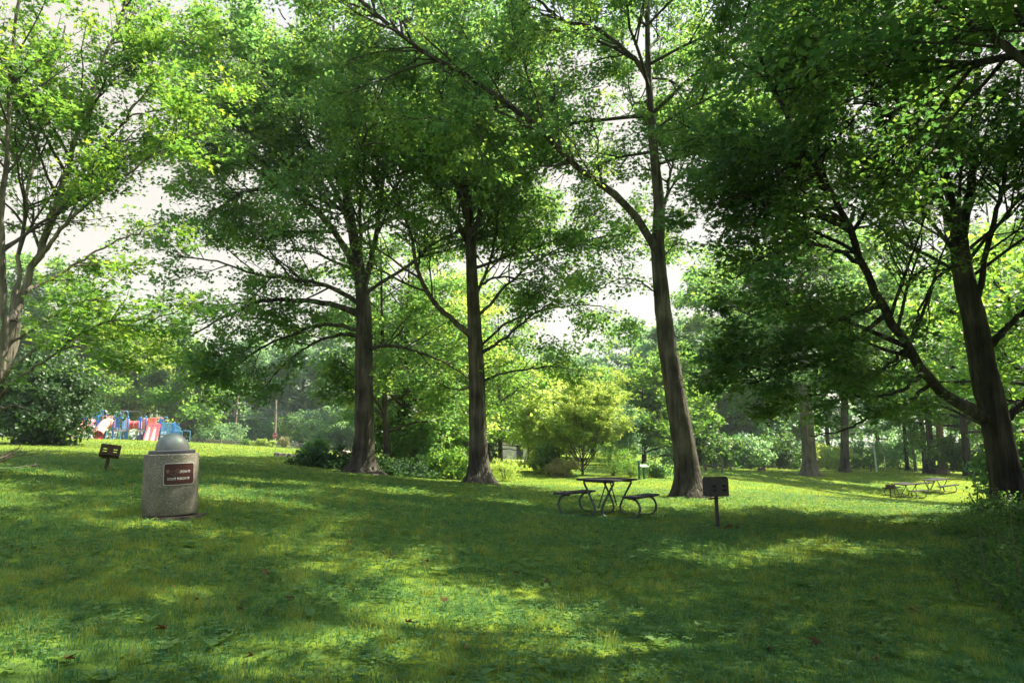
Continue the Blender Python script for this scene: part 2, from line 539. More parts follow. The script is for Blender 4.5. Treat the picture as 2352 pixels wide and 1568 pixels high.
def blades(rng, bands, name, matl, label):
    vs, rn = [], []
    NA, NB, NC, ND = Noise2(1, 2.2), Noise2(2, .42), Noise2(3, 5.0), Noise2(4, .9)
    for (d0, d1, dens, h, w) in bands:
        x, y, _, _ = grass_band(rng, d0, d1, dens, h, w)
        keep = (NB(x, y) * .5 + rng.normal(0, .7, len(x))) > -1.0
        for bx, by, br in BARE:
            keep &= (np.hypot(x - bx, y - by) > br * (0.6 + .5 * rng.random(len(x))))
        x, y = x[keep], y[keep]
        n = len(x)
        z = G(x, y)
        hh = h * (.45 + .8 * rng.random(n)) * (1 + .38 * NB(x, y) + .22 * ND(x, y)).clip(.35, 2.2)
        ww = w * (.6 + .8 * rng.random(n))
        az = rng.random(n) * 2 * math.pi
        lean = .15 + .75 * rng.random(n)
        la = az + rng.normal(0, .9, n) + 1.2
        sx, sy = np.cos(az) * ww * .5, np.sin(az) * ww * .5
        tx, ty = np.cos(la) * lean * hh, np.sin(la) * lean * hh
        tz = hh * np.sqrt(np.clip(1 - (lean * .75) ** 2, .15, 1))
        b = np.stack([x, y, z - .004], -1)
        S = np.stack([sx, sy, 0 * sx], -1)
        Tm = np.stack([tx * .35, ty * .35, tz * .62], -1)
        T = np.stack([tx, ty, tz], -1)
        # two quads: lower part and narrowing upper part
        v = np.stack([b - S, b + S, b + S * .75 + Tm, b - S * .75 + Tm, b + Tm - S * .75, b + Tm + S * .75, b + T + S * .12, b + T - S * .12], 1)
        vs.append(v.reshape(-1, 3))
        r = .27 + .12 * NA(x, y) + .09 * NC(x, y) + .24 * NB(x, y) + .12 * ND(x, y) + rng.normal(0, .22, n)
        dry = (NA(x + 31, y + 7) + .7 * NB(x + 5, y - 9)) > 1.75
        r = np.clip(r + .33 * np.clip((y - 19) / 8, 0, 1), 0, .80)      # open lawn tinted yellower and brighter, painting in its sunlight
        r = np.where(dry & (rng.random(n) < .22), .76 + .22 * rng.random(n), r)
        r = np.where(rng.random(n) < .025, .85 + .15 * rng.random(n), r)
        rn.append(np.repeat(np.clip(r, 0, 1), 2))
    V = np.concatenate(vs)
    Q = np.arange(len(V)).reshape(-1, 4)
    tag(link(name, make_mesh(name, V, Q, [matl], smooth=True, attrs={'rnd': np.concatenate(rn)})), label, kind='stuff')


# ------------------------------------------------------------------ trees
# openings between the crowns, where the bright sky shows (photo point, half sizes, strength)
GAPS = [(175, 85, 38, 48, .9), (62, 100, 26, 26, .6), (135, 440, 45, 34, .7), (308, 622, 34, 44, .85), (262, 668, 34, 22, .7),
        (395, 395, 42, 24, .6), (410, 150, 26, 34, .4), (580, 612, 46, 22, .75), (520, 652, 34, 20, .7), (700, 592, 34, 22, .6), (690, 300, 34, 28, .4),
        (560, 300, 26, 18, .5), (1400, 250, 55, 52, .8), (1345, 130, 48, 36, .6), (1300, 60, 26, 24, .5), (1395, 595, 80, 34, .75), (1300, 580, 34, 20, .4),
        (1365, 790, 46, 30, .6), (1555, 640, 28, 38, .5), (1745, 560, 30, 38, .6), (1725, 480, 28, 24, .3), (1650, 880, 24, 44, .5),
        (1850, 40, 26, 22, .6), (1980, 230, 46, 28, .65), (2080, 290, 30, 20, .6), (1560, 460, 30, 30, .4), (1960, 490, 22, 20, .5), (1420, 440, 34, 22, .5), (430, 270, 34, 28, .4)]
_gn = Noise2(77, 60, 10)


def gap_keep(pts, rng, k=1.0):
    px, py = project(pts)
    nz = _gn(px, py)
    p = np.zeros(len(pts))
    for cx, cy, rx, ry, s in GAPS:
        e = np.sqrt(((px - cx) / rx) ** 2 + ((py - cy) / ry) ** 2) + .28 * nz
        p = np.maximum(p, s * np.clip((1.30 - e) / .35, 0, 1))
    return rng.random(len(pts)) > p * k


CLEAR = []          # (projected x, projected y, distance) of limbs that stay free of leaves on their near side


def clear_keep(pts, rng):
    if not CLEAR:
        return np.ones(len(pts), bool)
    px, py = project(pts)
    C = np.concatenate(CLEAR)
    keep = np.ones(len(pts), bool)
    for a in range(0, len(pts), 4000):
        b = slice(a, a + 4000)
        d = np.hypot(px[b, None] - C[None, :, 0], py[b, None] - C[None, :, 1])
        near = (d < C[None, :, 3]) & (pts[b, 1][:, None] < C[None, :, 2] + .25)
        keep[b] = ~(near.any(1) & (rng.random(len(d)) < .88))
    return keep


def clear_limb(pts, px=20, keep=1.0):
    a = catmull(np.array([(x, y) for x, y, r, d in pts] and [(x, y, d) for x, y, r, d in pts]), 60)
    CLEAR.append(np.c_[a, np.full(60, px)])


def tubes_batch(Pt, R, k):
    T, n, _ = Pt.shape
    t = norm(np.gradient(Pt, axis=1))
    md = norm(Pt[:, -1] - Pt[:, 0])
    ref = np.where((np.abs(md[:, 2:3]) < .85), np.array([[0, 0, 1.]]), np.array([[1., 0.05, 0]]))
    u = norm(np.cross(t, ref[:, None, :]))
    v = np.cross(t, u)
    a = np.arange(k) * 2 * math.pi / k
    R = R[..., None] if R.ndim == 2 else R
    ring = Pt[:, :, None, :] + (R * np.cos(a))[..., None] * u[:, :, None, :] + (R * np.sin(a))[..., None] * v[:, :, None, :]
    V = ring.reshape(-1, 3)
    ti, ni, ki = np.meshgrid(np.arange(T), np.arange(n - 1), np.arange(k), indexing='ij')
    b = ti * n * k + ni * k
    Q = np.stack([b + ki, b + (ki + 1) % k, b + k + (ki + 1) % k, b + k + ki], -1).reshape(-1, 4)
    return V, Q


def sample_poly(Pt, R, idx, t):
    n = Pt.shape[1]
    f = np.clip(t, 0, .9999) * (n - 1)
    i = f.astype(int)
    w = (f - i)[:, None]
    p = Pt[idx, i] * (1 - w) + Pt[idx, i + 1] * w
    tan = norm(Pt[idx, i + 1] - Pt[idx, i])
    r = R[idx, i] * (1 - w[:, 0]) + R[idx, i + 1] * w[:, 0]
    return p, tan, r


def grow(rng, Pt, R, per_m, t0, t1, lmul, lmin, lmax, ang, up, flat, npts, droop=0.0, rk=.012, wob=.07):
    L = np.linalg.norm(np.diff(Pt, axis=1), axis=2).sum(1)
    cnt = rng.poisson(np.maximum(L * per_m * (t1 - t0), .7))
    idx = np.repeat(np.arange(len(L)), cnt)
    n = len(idx)
    t = t0 + (t1 - t0) * rng.random(n) ** .85
    p, tan, r = sample_poly(Pt, R, idx, t)
    per = rng.normal(size=(n, 3))
    per[:, 2] *= flat
    per = norm(per - tan * (per * tan).sum(1, keepdims=True))
    a = np.radians(ang) * (.7 + .6 * rng.random(n))
    d = tan * np.cos(a)[:, None] + per * np.sin(a)[:, None]
    d[:, 2] += up
    d = norm(d)
    ln = np.clip(L[idx] * lmul * (1.15 - .6 * t) * (.65 + .7 * rng.random(n)), lmin, lmax)
    s = np.linspace(0, 1, npts)
    Q = p[:, None] + d[:, None] * (ln[:, None] * s)[..., None]
    Q[:, :, 2] += droop * ln[:, None] * s ** 2
    w = np.cumsum(rng.normal(size=(n, npts, 3)), axis=1) * wob * ln[:, None, None] / math.sqrt(npts)
    w -= w[:, :1]
    Q += w * s[None, :, None] ** .5
    r0 = np.minimum(r * .7, rk * ln + .004)
    return Q, r0[:, None] * (1 - .8 * s)


KITE = [np.array([(0, 0, 0), (.36, .42, .03), (0, 1, -.10), (-.36, .42, .03)])]
TRI = [np.array([(0, 0, 0), (.24, .42, .0), (0, 1, -.08), (-.24, .42, .0)]),
       np.array([(0, .05, 0), (.30, .16, .04), (.62, .56, .0), (.16, .36, .0)]),
       np.array([(0, .05, 0), (-.16, .36, .0), (-.62, .56, .0), (-.30, .16, .04)])]
LONG = [np.array([(0, 0, 0), (.11, .4, 0), (0, 1, -.12), (-.11, .4, 0)])]


def leaf_quads(rng, pos, head, nrm, size, template):
    head = norm(head)
    nrm = norm(nrm - head * (nrm * head).sum(1, keepdims=True))
    side = np.cross(head, nrm)
    sz = size * (.5 + .9 * rng.random(len(pos)))
    vs = []
    for t in template:
        v = pos[:, None] + sz[:, None, None] * (side[:, None] * t[None, :, 0:1] + head[:, None] * t[None, :, 1:2] + nrm[:, None] * t[None, :, 2:3])
        vs.append(v)
    return np.stack(vs, 1).reshape(-1, 3)          # leaf, quad, 4


def twig_leaves(rng, Pt, per, size, template, spread, tilt, flatz=.45, base_r=None, t0=.15):
    T = len(Pt)
    idx = np.repeat(np.arange(T), rng.poisson(per, T))
    n = len(idx)
    t = t0 + (1.0 - t0) * rng.random(n)
    p, tan, _ = sample_poly(Pt, np.zeros(Pt.shape[:2]), idx, t)
    off = rng.normal(size=(n, 3)) * spread
    off[:, 2] *= flatz
    nr = rng.normal(size=(n, 3)) * tilt + np.array([0, 0, 1.0])
    hd = tan * .7 + rng.normal(size=(n, 3)) * .7
    hd[:, 2] = hd[:, 2] * .6 - .15
    V = leaf_quads(rng, p + off, hd, nr, size, template)
    k = len(template)
    tw = rng.random(T) if base_r is None else base_r
    r = np.clip(.55 * tw[idx] + .45 * rng.random(n), 0, 1)
    return V, np.repeat(r, k)


def flare_tube(pts, rad, k, rng, base_h, flare):
    n = len(pts)
    z = pts[:, 2] - base_h
    a = np.arange(k) * 2 * math.pi / k
    lob = 1 + .28 * np.cos(5 * a + rng.random() * 6) + .16 * np.cos(3 * a + rng.random() * 6) + .1 * np.cos(8 * a + rng.random() * 6)
    R = rad[:, None] * (1 + flare * np.exp(-np.maximum(z, 0) / .36)[:, None] * lob[None] + .04 * np.cos(5 * a + 1)[None] + .025 * rng.normal(size=(n, k)))
    return tubes_batch(pts[None], R[None], k)


def tree(name, label, base, trunk, limbs=(), auto=None, seed=1, leaf='oak_leaf', bark='bark', l2=(1.3, .45), l3=(3.2, .35), per=42, size=.13,
         template=KITE, spread=.22, tilt=.45, flare=.55, up=.12, droop=.0, gaps=1.0, group=None, zlim=26.0, kmain=14, leaf_t0=.15, dens_fn=None, cat='tree', flat=.5, l2len=(1.2, 4.2), l3len=(.5, 1.6)):
    """trunk and limbs: lists of (x, y, z, radius). Traced limbs become parts; twigs and leaves make the crown."""
    rng = np.random.default_rng(seed)
    base = np.array(base, float)
    root = thing(name, label, cat, base, group=group)
    tr = np.array(trunk, float)
    n = max(14, len(tr) * 5)
    tp = catmull(tr[:, :3], n)
    trr = np.interp(np.linspace(0, 1, n), np.linspace(0, 1, len(tr)), tr[:, 3])
    # closer rings near the foot
    first = np.linspace(0, 1, 9)[:, None]
    z0 = tp[0].copy()
    z0[2] -= .35
    k1 = max(1, int(np.searchsorted(tp[:, 2], tp[0, 2] + 1.3)))
    foot = np.vstack([z0, [tp[0] * (1 - f) + tp[k1] * f for f in first[:, 0]]])
    footr = np.concatenate([[trr[0]], np.interp(first[:, 0], [0, 1], [trr[0], trr[k1]])])
    pts = np.vstack([foot, tp[k1 + 1:]])
    rr = np.concatenate([footr, trr[k1 + 1:]])
    V, Q = flare_tube(pts - base, rr, 24 if flare > .3 else kmain, rng, 0.0, flare)
    link('trunk', make_mesh('trunk', V, Q, [M[bark]]), root)
    mains, mr = [], []
    NP = 12
    for lb in limbs:
        a = np.array(lb, float)
        p = catmull(a[:, :3], 26)
        r = np.interp(np.linspace(0, 1, 26), np.linspace(0, 1, len(a)), a[:, 3])
        p[1:-1] += rng.normal(size=(24, 3)) * .02
        V, Q = tubes_batch((p - base)[None], r[None] * (1 + .05 * rng.normal(size=(1, 26))), 9)
        link('limb', make_mesh('limb', V, Q, [M[bark]]), root)
        mains.append(catmull(p[::3], NP))
        mr.append(np.interp(np.linspace(0, 1, NP), np.linspace(0, 1, 26), r))
    ctv, ctq, cv = [], [], 0
    # upper trunk carries branches as well
    top = tp[tp[:, 2] > base[2] + (auto or {}).get('zmin', 4.0)]
    if auto and len(top) > 2:
        nA = auto['n']
        zs = np.linspace(0.0, .97, nA) ** .9 + rng.normal(0, .02, nA)
        zs = np.clip(zs, 0, .98)
        for q in range(nA):
            f = zs[q] * (len(top) - 1)
            i = min(int(f), len(top) - 2)
            p0 = top[i] * (1 - (f - i)) + top[i + 1] * (f - i)
            r0 = np.interp(p0[2], tp[:, 2], trr) if np.all(np.diff(tp[:, 2]) > 0) else .1
            az = q * 2.399 + rng.normal(0, .35) + auto.get('az', 0)
            el = math.radians(auto.get('el', 30) + 30 * zs[q] + rng.normal(0, 9))
            prof = math.sin(math.pi * min(1, (.28 + .72 * zs[q]))) ** .6 if not auto.get('cone') else (1 - zs[q]) ** .7 + .08
            ln = auto['len'] * max(.28, prof) * (.75 + .5 * rng.random())
            bias = auto.get('bias')
            if bias is not None:
                ln *= 1 + .45 * math.cos(az - bias)
            d = np.array([math.cos(az) * math.cos(el), math.sin(az) * math.cos(el), math.sin(el)])
            s = np.linspace(0, 1, NP)
            p = p0 + d * (ln * s)[:, None]
            p[:, 2] += ln * auto.get('bend', -.05) * s ** 2
            w = np.cumsum(rng.normal(size=(NP, 3)), axis=0) * ln * .022
            p += (w - w[0]) * s[:, None]
            r = min(r0 * .55, auto.get('rk', .018) * ln + .02) * (1 - .75 * s)
            mains.append(p)
            mr.append(r)
            V, Q = tubes_batch((p - base)[None], r[None], 7)
            ctv.append(V); ctq.append(Q + cv); cv += len(V)
    Pm_, Rm = np.array(mains), np.array(mr)
    P2, R2 = grow(rng, Pm_, Rm, l2[0] * 1.9, .20, 1.0, l2[1], l2len[0], l2len[1], 48, up, flat, 7, droop)
    P3, R3 = grow(rng, P2, R2, l3[0] * 2.1, .25, 1.0, l3[1], l3len[0], l3len[1], 45, up * .6, flat, 4, droop)
    k2 = (P2[:, -1, 2] < base[2] + zlim) & (P2[:, -1, 2] > G(P2[:, -1, 0], P2[:, -1, 1]) + (2.6 if zlim > 10 else .2))
    P2, R2 = P2[k2], R2[k2]
    k3 = gap_keep(P3[:, 2], rng, gaps) & (P3[:, 1, 2] < base[2] + zlim) & (P3[:, -1, 2] > G(P3[:, -1, 0], P3[:, -1, 1]) + (1.9 if zlim > 10 else .25))
    k3 &= (np.linalg.norm(P3[:, 2] - CAM, axis=1) > 5.0)
    k3 &= clear_keep(P3[:, 2], rng)
    if dens_fn is not None:
        k3 &= dens_fn(P3[:, 2], rng)
    P3, R3 = P3[k3], R3[k3]
    for PP, RR, kk in ((P2, R2, 5), (P3, R3, 3)):
        V, Q = tubes_batch(PP - base, RR, kk)
        ctv.append(V); ctq.append(Q + cv); cv += len(V)
    nt_q = sum(len(q) for q in ctq)
    LV, LR = twig_leaves(rng, P3, per, size, template, spread, tilt, t0=leaf_t0)
    LV = LV - base
    LQ = np.arange(len(LV)).reshape(-1, 4) + cv
    V = np.concatenate(ctv + [LV])
    Q = np.concatenate(ctq + [LQ])
    mi = np.concatenate([np.zeros(nt_q), np.ones(len(LQ))])
    at = np.concatenate([np.zeros(nt_q), LR])
    link('crown', make_mesh('crown', V, Q, [M['twig'] if bark != 'bark_dark' else M['bark_dark'], M[leaf]], mi, True, {'rnd': at}), root)
    return root


def tr3(pts, d, d_end=None):
    """trace: list of (px, py, radius) -> (x, y, z, r)"""
    out = []
    n = len(pts)
    for i, (px, py, r) in enumerate(pts):
        dd = d if d_end is None else d + (d_end - d) * i / (n - 1)
        out.append((*P(px, py, dd), r))
    return out


def rad(pts, r0, r1):
    n = len(pts)
    return [(x, y, r0 + (r1 - r0) * (i / (n - 1)) ** .8) for i, (x, y) in enumerate(pts)]


def foliage(rng, centers, radii, out_dir, n_per, size, template, tilt, head_up=0.0, squash=.7):
    """clumps of leaves round given centres"""
    T = len(centers)
    idx = np.repeat(np.arange(T), rng.poisson(n_per, T))
    n = len(idx)
    off = rng.normal(size=(n, 3))
    off = norm(off) * (rng.random((n, 1)) ** .45)
    off[:, 2] *= squash
    off *= radii[idx][:, None]
    nr = out_dir[idx] * .6 + norm(off) * .5 + rng.normal(size=(n, 3)) * tilt + np.array([0, 0, .35])
    hd = norm(off) * .5 + rng.normal(size=(n, 3)) * .6 + np.array([0, 0, head_up])
    V = leaf_quads(rng, centers[idx] + off, hd, nr, size, template)
    tw = rng.random(T)
    return V, np.repeat(np.clip(.5 * tw[idx] + .5 * rng.random(n), 0, 1), len(template))


def bush(name, label, base, size, leaf='needle_leaf', nclump=160, n_per=60, lsize=.12, clump=.35, seed=1, template=KITE, tilt=.4, head_up=0.0,
         group=None, stem=True, shape='round', cat='shrub', inner=.35, bark='twig', squash=.7):
    rng = np.random.default_rng(seed)
    base = np.array(base, float)
    w, dp, h = size
    root = thing(name, label, cat, base, group=group)
    d = norm(rng.normal(size=(nclump, 3)))
    rr = inner + (1 - inner) * rng.random(nclump) ** .5
    rr *= 1 + .22 * rng.normal(size=nclump)
    if shape == 'round':
        c = d * rr[:, None] * np.array([w / 2, dp / 2, h / 2]) + np.array([0, 0, h * .5])
    elif shape == 'cone':
        t = rng.random(nclump) ** .8
        a = rng.random(nclump) * 6.283
        prof = np.where(t < .25, .75 + t, (1 - t) ** .75 * 1.24)
        c = np.stack([np.cos(a) * prof * w / 2 * rr, np.sin(a) * prof * dp / 2 * rr, t * h * .98], -1)
    elif shape == 'fan':                       # upright shoots spreading from the foot
        t = rng.random(nclump) ** .7
        ns = 26
        sa, se = rng.random(ns) * 6.283, rng.random(ns) ** .7
        si = rng.integers(0, ns, nclump)
        hh = h * (1 - .38 * se ** 2)
        c = np.stack([np.cos(sa[si]) * se[si] * w / 2 * t ** .8, np.sin(sa[si]) * se[si] * dp / 2 * t ** .8, t * hh[si]], -1)
        c += rng.normal(size=c.shape) * .08
    else:                                       # mound
        d[:, 2] = np.abs(d[:, 2])
        c = d * rr[:, None] * np.array([w / 2, dp / 2, h])
    c[:, 2] = np.maximum(c[:, 2], .08)
    gz = G(c[:, 0] + base[0], c[:, 1] + base[1]) - base[2]
    c[:, 2] += np.where(c[:, 2] < h * .6, gz, gz * .3)
    out = norm(c - np.array([0, 0, h * .35]))
    V, R = foliage(rng, c, clump * (.6 + .8 * rng.random(nclump)), out, n_per, lsize, template, tilt, head_up, squash)
    if stem:
        nS = 7 if shape != 'fan' else 26
        sp, sr = [], []
        for k in range(nS):
            tgt = c[rng.integers(0, nclump)] if shape != 'fan' else np.array([np.cos(sa[k]) * se[k] * w / 2, np.sin(sa[k]) * se[k] * dp / 2, h * (1 - .38 * se[k] ** 2)])
            s = np.linspace(0, 1, 8)[:, None]
            p = tgt * s + np.array([0, 0, h * .12]) * np.sin(s * math.pi)
            p += np.cumsum(rng.normal(size=(8, 3)), 0) * .03 * h / 8
            p[0] = (rng.normal() * .08, rng.normal() * .08, -.1)
            sp.append(p)
            sr.append(np.linspace(.022, .006, 8) * (1 + h * .22))
        Vs, Qs = tubes_batch(np.array(sp), np.array(sr), 5)
        link('stem', make_mesh('stem', Vs, Qs, [M[bark]]), root)
    link('crown' if cat == 'tree' else 'foliage', make_mesh('foliage', V, np.arange(len(V)).reshape(-1, 4), [M[leaf]], None, True, {'rnd': R}), root)
    return root



# ================================================================== furniture of the park
def text_mesh(txt, width, height, x0, z0, depth=.0, bend=None):
    """flat lettering in x,z; bend=(radius, centre angle, offset) wraps it round a cylinder"""
    cu = bpy.data.curves.new('lettering', 'FONT')
    cu.body = txt
    cu.size = 1.0
    cu.offset = .004
    cu.resolution_u = 3
    ob = bpy.data.objects.new('lettering', cu)
    COL.objects.link(ob)
    bpy.context.view_layer.update()
    me = bpy.data.meshes.new_from_object(ob.evaluated_get(bpy.context.evaluated_depsgraph_get()))
    bpy.data.objects.remove(ob)
    co = np.array([v.co[:] for v in me.vertices])
    lo, hi = co.min(0), co.max(0)
    cap = hi[1] - max(lo[1], -.02)
    u = x0 + (co[:, 0] - lo[0]) / (hi[0] - lo[0]) * width
    w = z0 + co[:, 1] / cap * height
    out = wrap(u, w, *bend) if bend else np.stack([u, np.zeros(len(u)) - depth, w], -1)
    me.vertices.foreach_set('co', out.astype(np.float32).ravel())
    me.update()
    return me


def wrap(u, w, R, a0, off=0.0):
    a = a0 + np.asarray(u) * .88 / R
    return np.stack([np.sin(a) * (R + off), -np.cos(a) * (R + off), np.asarray(w, float) + 0 * a], -1)


# ---- litter bin
bp_ = ground_at(390, 9.2)
bin_o = thing('litter_bin', 'round exposed-aggregate concrete litter bin with a domed lid and a brown sign', 'litter bin', bp_,
              (math.radians(.6), math.radians(-1.7), math.atan2(-bp_[0], bp_[1])))
MB().lathe([(.29, .035), (.350, .035), (.360, .06), (.358, .3), (.354, .80), (.349, .818), (.338, .826), (.30, .826), (.28, .80)], 72).build('body', M['concrete'], bin_o, smooth=35)
MB().lathe([(.0, .0), (.30, .0), (.30, .05), (.0, .05)], 40).build('foot', M['door_dark'], bin_o, smooth=30)
lid = MB().lathe([(.205, .832), (.300, .828), (.304, .836), (.302, .866), (.294, .872), (.222, .876), (.20, .876)], 56).build('lid', M['brim'], bin_o, smooth=35)
MB().lathe([(.222 * math.cos(a), .874 + .228 * math.sin(a)) for a in np.linspace(0, math.pi / 2 - .02, 20)], 56).build('dome', M['lid'], lid, smooth=60)
padm = MB()
rs = np.random.RandomState(3)
ring = [(.35 + .05 * rs.rand() + (.05 if 3 < a < 6 else 0)) for a in range(40)]
vs = [(r * math.cos(2 * math.pi * a / 40), r * math.sin(2 * math.pi * a / 40), .0 + .012) for a, r in enumerate(ring)]
vs2 = [(x * .8, y * .8, .016) for x, y, z in vs]
vs0 = [(x * 1.06, y * 1.06, -.06) for x, y, z in vs]
padm.add(vs0 + vs + vs2, [(a, (a + 1) % 40, (a + 1) % 40 + 40, a + 40) for a in range(40)] + [(a + 40, (a + 1) % 40 + 40, (a + 1) % 40 + 80, a + 80) for a in range(40)] + [tuple(range(80, 120))])
tag(padm.build('earth_pad', M['pad'], None, bp_), 'worn pad of bare brown earth under the concrete litter bin', 'earth pad')

BR, BA = .3605, math.radians(17.8)


def bent_plate(hw, hh, cz, rc, off, th, n=28):
    """rounded rectangle wrapped on the bin"""
    pts = []
    for cx_, cz_, a0 in ((hw - rc, hh - rc, 0), (-hw + rc, hh - rc, 90), (-hw + rc, -hh + rc, 180), (hw - rc, -hh + rc, 270)):
        for k in range(6):
            a = math.radians(a0 + 18 * k)
            pts.append((cx_ + rc * math.cos(a), cz_ + rc * math.sin(a)))
    us = np.linspace(-hw, hw, n)
    mb = MB()
    col = []
    for u in us:
        # half height of the outline at u
        e = abs(u) - (hw - rc)
        h = hh - rc + math.sqrt(max(0, rc * rc - max(0, e) ** 2))
        col.append(h)
    V = []
    for o_ in (off, off + th):
        for u, h in zip(us, col):
            V += [tuple(wrap(u, cz + h, BR, BA, o_)), tuple(wrap(u, cz - h, BR, BA, o_))]
    m_ = 2 * n
    Fc = []
    for k in range(n - 1):
        a = 2 * k
        Fc.append((m_ + a, m_ + a + 1, m_ + a + 3, m_ + a + 2))
        Fc.append((a, m_ + a, m_ + a + 2, a + 2))
        Fc.append((a + 1, a + 3, m_ + a + 3, m_ + a + 1))
    Fc += [(0, 1, m_ + 1, m_), (2 * n - 2, m_ + 2 * n - 2, m_ + 2 * n - 1, 2 * n - 1)]
    return mb.add(V, Fc)


sg = bent_plate(.236, .142, .566, .028, .002, .004).build('sign', M['sign_white'], bin_o, smooth=40)
bent_plate(.229, .135, .566, .022, .0062, .0012).build('sign_face', M['sign_brown'], sg, smooth=40)
for txt, wd, x0, z0 in (('STOW IT!', .166, -.010, .578), ("DON'T THROW IT!", .328, -.177, .490)):
    me = text_mesh(txt, wd, .034, x0, z0, bend=(BR, BA, .0082))
    me.materials.clear()
    me.materials.append(M['sign_white'])
    link('lettering', me, sg)
# faded tan drawing on the sign: a flared shape and a thin drooping line that ends in a small ring
pic = MB()


def strip(pts, w):
    pts = np.array(pts, float)
    t = np.gradient(pts, axis=0)
    t /= np.linalg.norm(t, axis=1, keepdims=True)
    nn = np.stack([-t[:, 1], t[:, 0]], -1)
    w = np.broadcast_to(np.array(w, float), (len(pts),))[:, None]
    a, b = pts + nn * w / 2, pts - nn * w / 2
    V = [tuple(wrap(p[0], p[1], BR, BA, .0082)) for p in np.vstack([a, b])]
    n = len(pts)
    pic.add(V, [(k, k + 1, n + k + 1, n + k) for k in range(n - 1)])


strip([(-.196, .602), (-.180, .606), (-.168, .610), (-.155, .612)], [.030, .046, .034, .010])
strip([(-.172, .632), (-.158, .612), (-.13, .600), (-.10, .600), (-.075, .611), (-.058, .625)], .006)
strip([(-.19, .584), (-.165, .578), (-.13, .566), (-.10, .556), (-.085, .553), (-.072, .560), (-.068, .585)], .005)
strip([(-.040 + .019 * math.cos(a), .607 + .022 * math.sin(a)) for a in np.linspace(0, 6.28, 16)], .005)
strip([(-.034, .627), (-.026, .634), (-.018, .636)], .006)
strip([(-.045, .586), (-.036, .582), (-.030, .59)], .010)
pic.build('drawing', M['sign_tan'], sg)


bin_o.scale = (.915, .915, .96)


# ---- picnic tables
def ground_tilt(x, y, rz):
    e = .5
    gx_, gy_ = (g1(x + e, y) - g1(x - e, y)) / (2 * e), (g1(x, y + e) - g1(x, y - e)) / (2 * e)
    n_ = Vector((-gx_, -gy_, 1)).normalized()
    q_ = Vector((0, 0, 1)).rotation_difference(n_)
    return (q_.to_matrix() @ Matrix.Rotation(rz, 3, 'Z')).to_euler()


def picnic_table(loc, rz, label, top='planks', group='steel-framed picnic tables on the lawn'):
    root = thing('picnic_table', label, 'picnic table', loc, ground_tilt(loc[0], loc[1], rz), group)
    mb = MB()
    for k in range(5):
        mb.box((-.30 + .15 * k, 0, .745), (.142, 1.83, .042), bev=.006)
    mb.build('tabletop', M[top], root)
    for yy in (-.62, .62):
        MB().box((0, yy, .708), (.64, .07, .030)).build('batten', M['pipe'], root)
    for s in (-1, 1):
        b = MB()
        for k in range(2):
            b.box((s * (.655 + .142 * k), 0, .445), (.136, 1.83, .042), bev=.006)
        b.build('bench', M[top], root)
    for yy in (-.62, .62):
        for s in (-1, 1):
            ctl = [(.31, .69), (.20, .48), (.10, .27), (.065, .16), (.09, .07), (.17, .025), (.32, .016), (.52, .018), (.68, .025), (.79, .07), (.845, .17), (.85, .26), (.81, .35), (.73, .405), (.60, .421)]
            pts = catmull([(s * x, yy + s * .024, z) for x, z in ctl], 40)
            MB().tube(pts, .023, 8).build('frame_pipe', M['pipe'], root, smooth=60)
    br = MB()
    for yy in (-1, 1):
        br.tube([(0, yy * .60, .19), (0, yy * .12, .70)], .014, 6)
    br.build('brace', M['pipe'], root, smooth=60)
    return root


lp = ground_at(1396, 14.9)
picnic_table(lp, math.radians(-26), 'dark weathered picnic table between the leaning tree and the concrete litter bin')
lp2 = ground_at(2079, 40.5)
picnic_table(lp2, math.radians(-52), 'grey picnic table directly behind the small far grill')
lp3 = ground_at(2150, 43)
picnic_table(lp3, math.radians(-62), 'second far grey picnic table, just right of the one behind the far grill')
lp4 = ground_at(2092, 70)
picnic_table(lp4, math.radians(-50), 'farthest picnic table, tiny, beside the pale path in the right-hand woodland', 'planks')


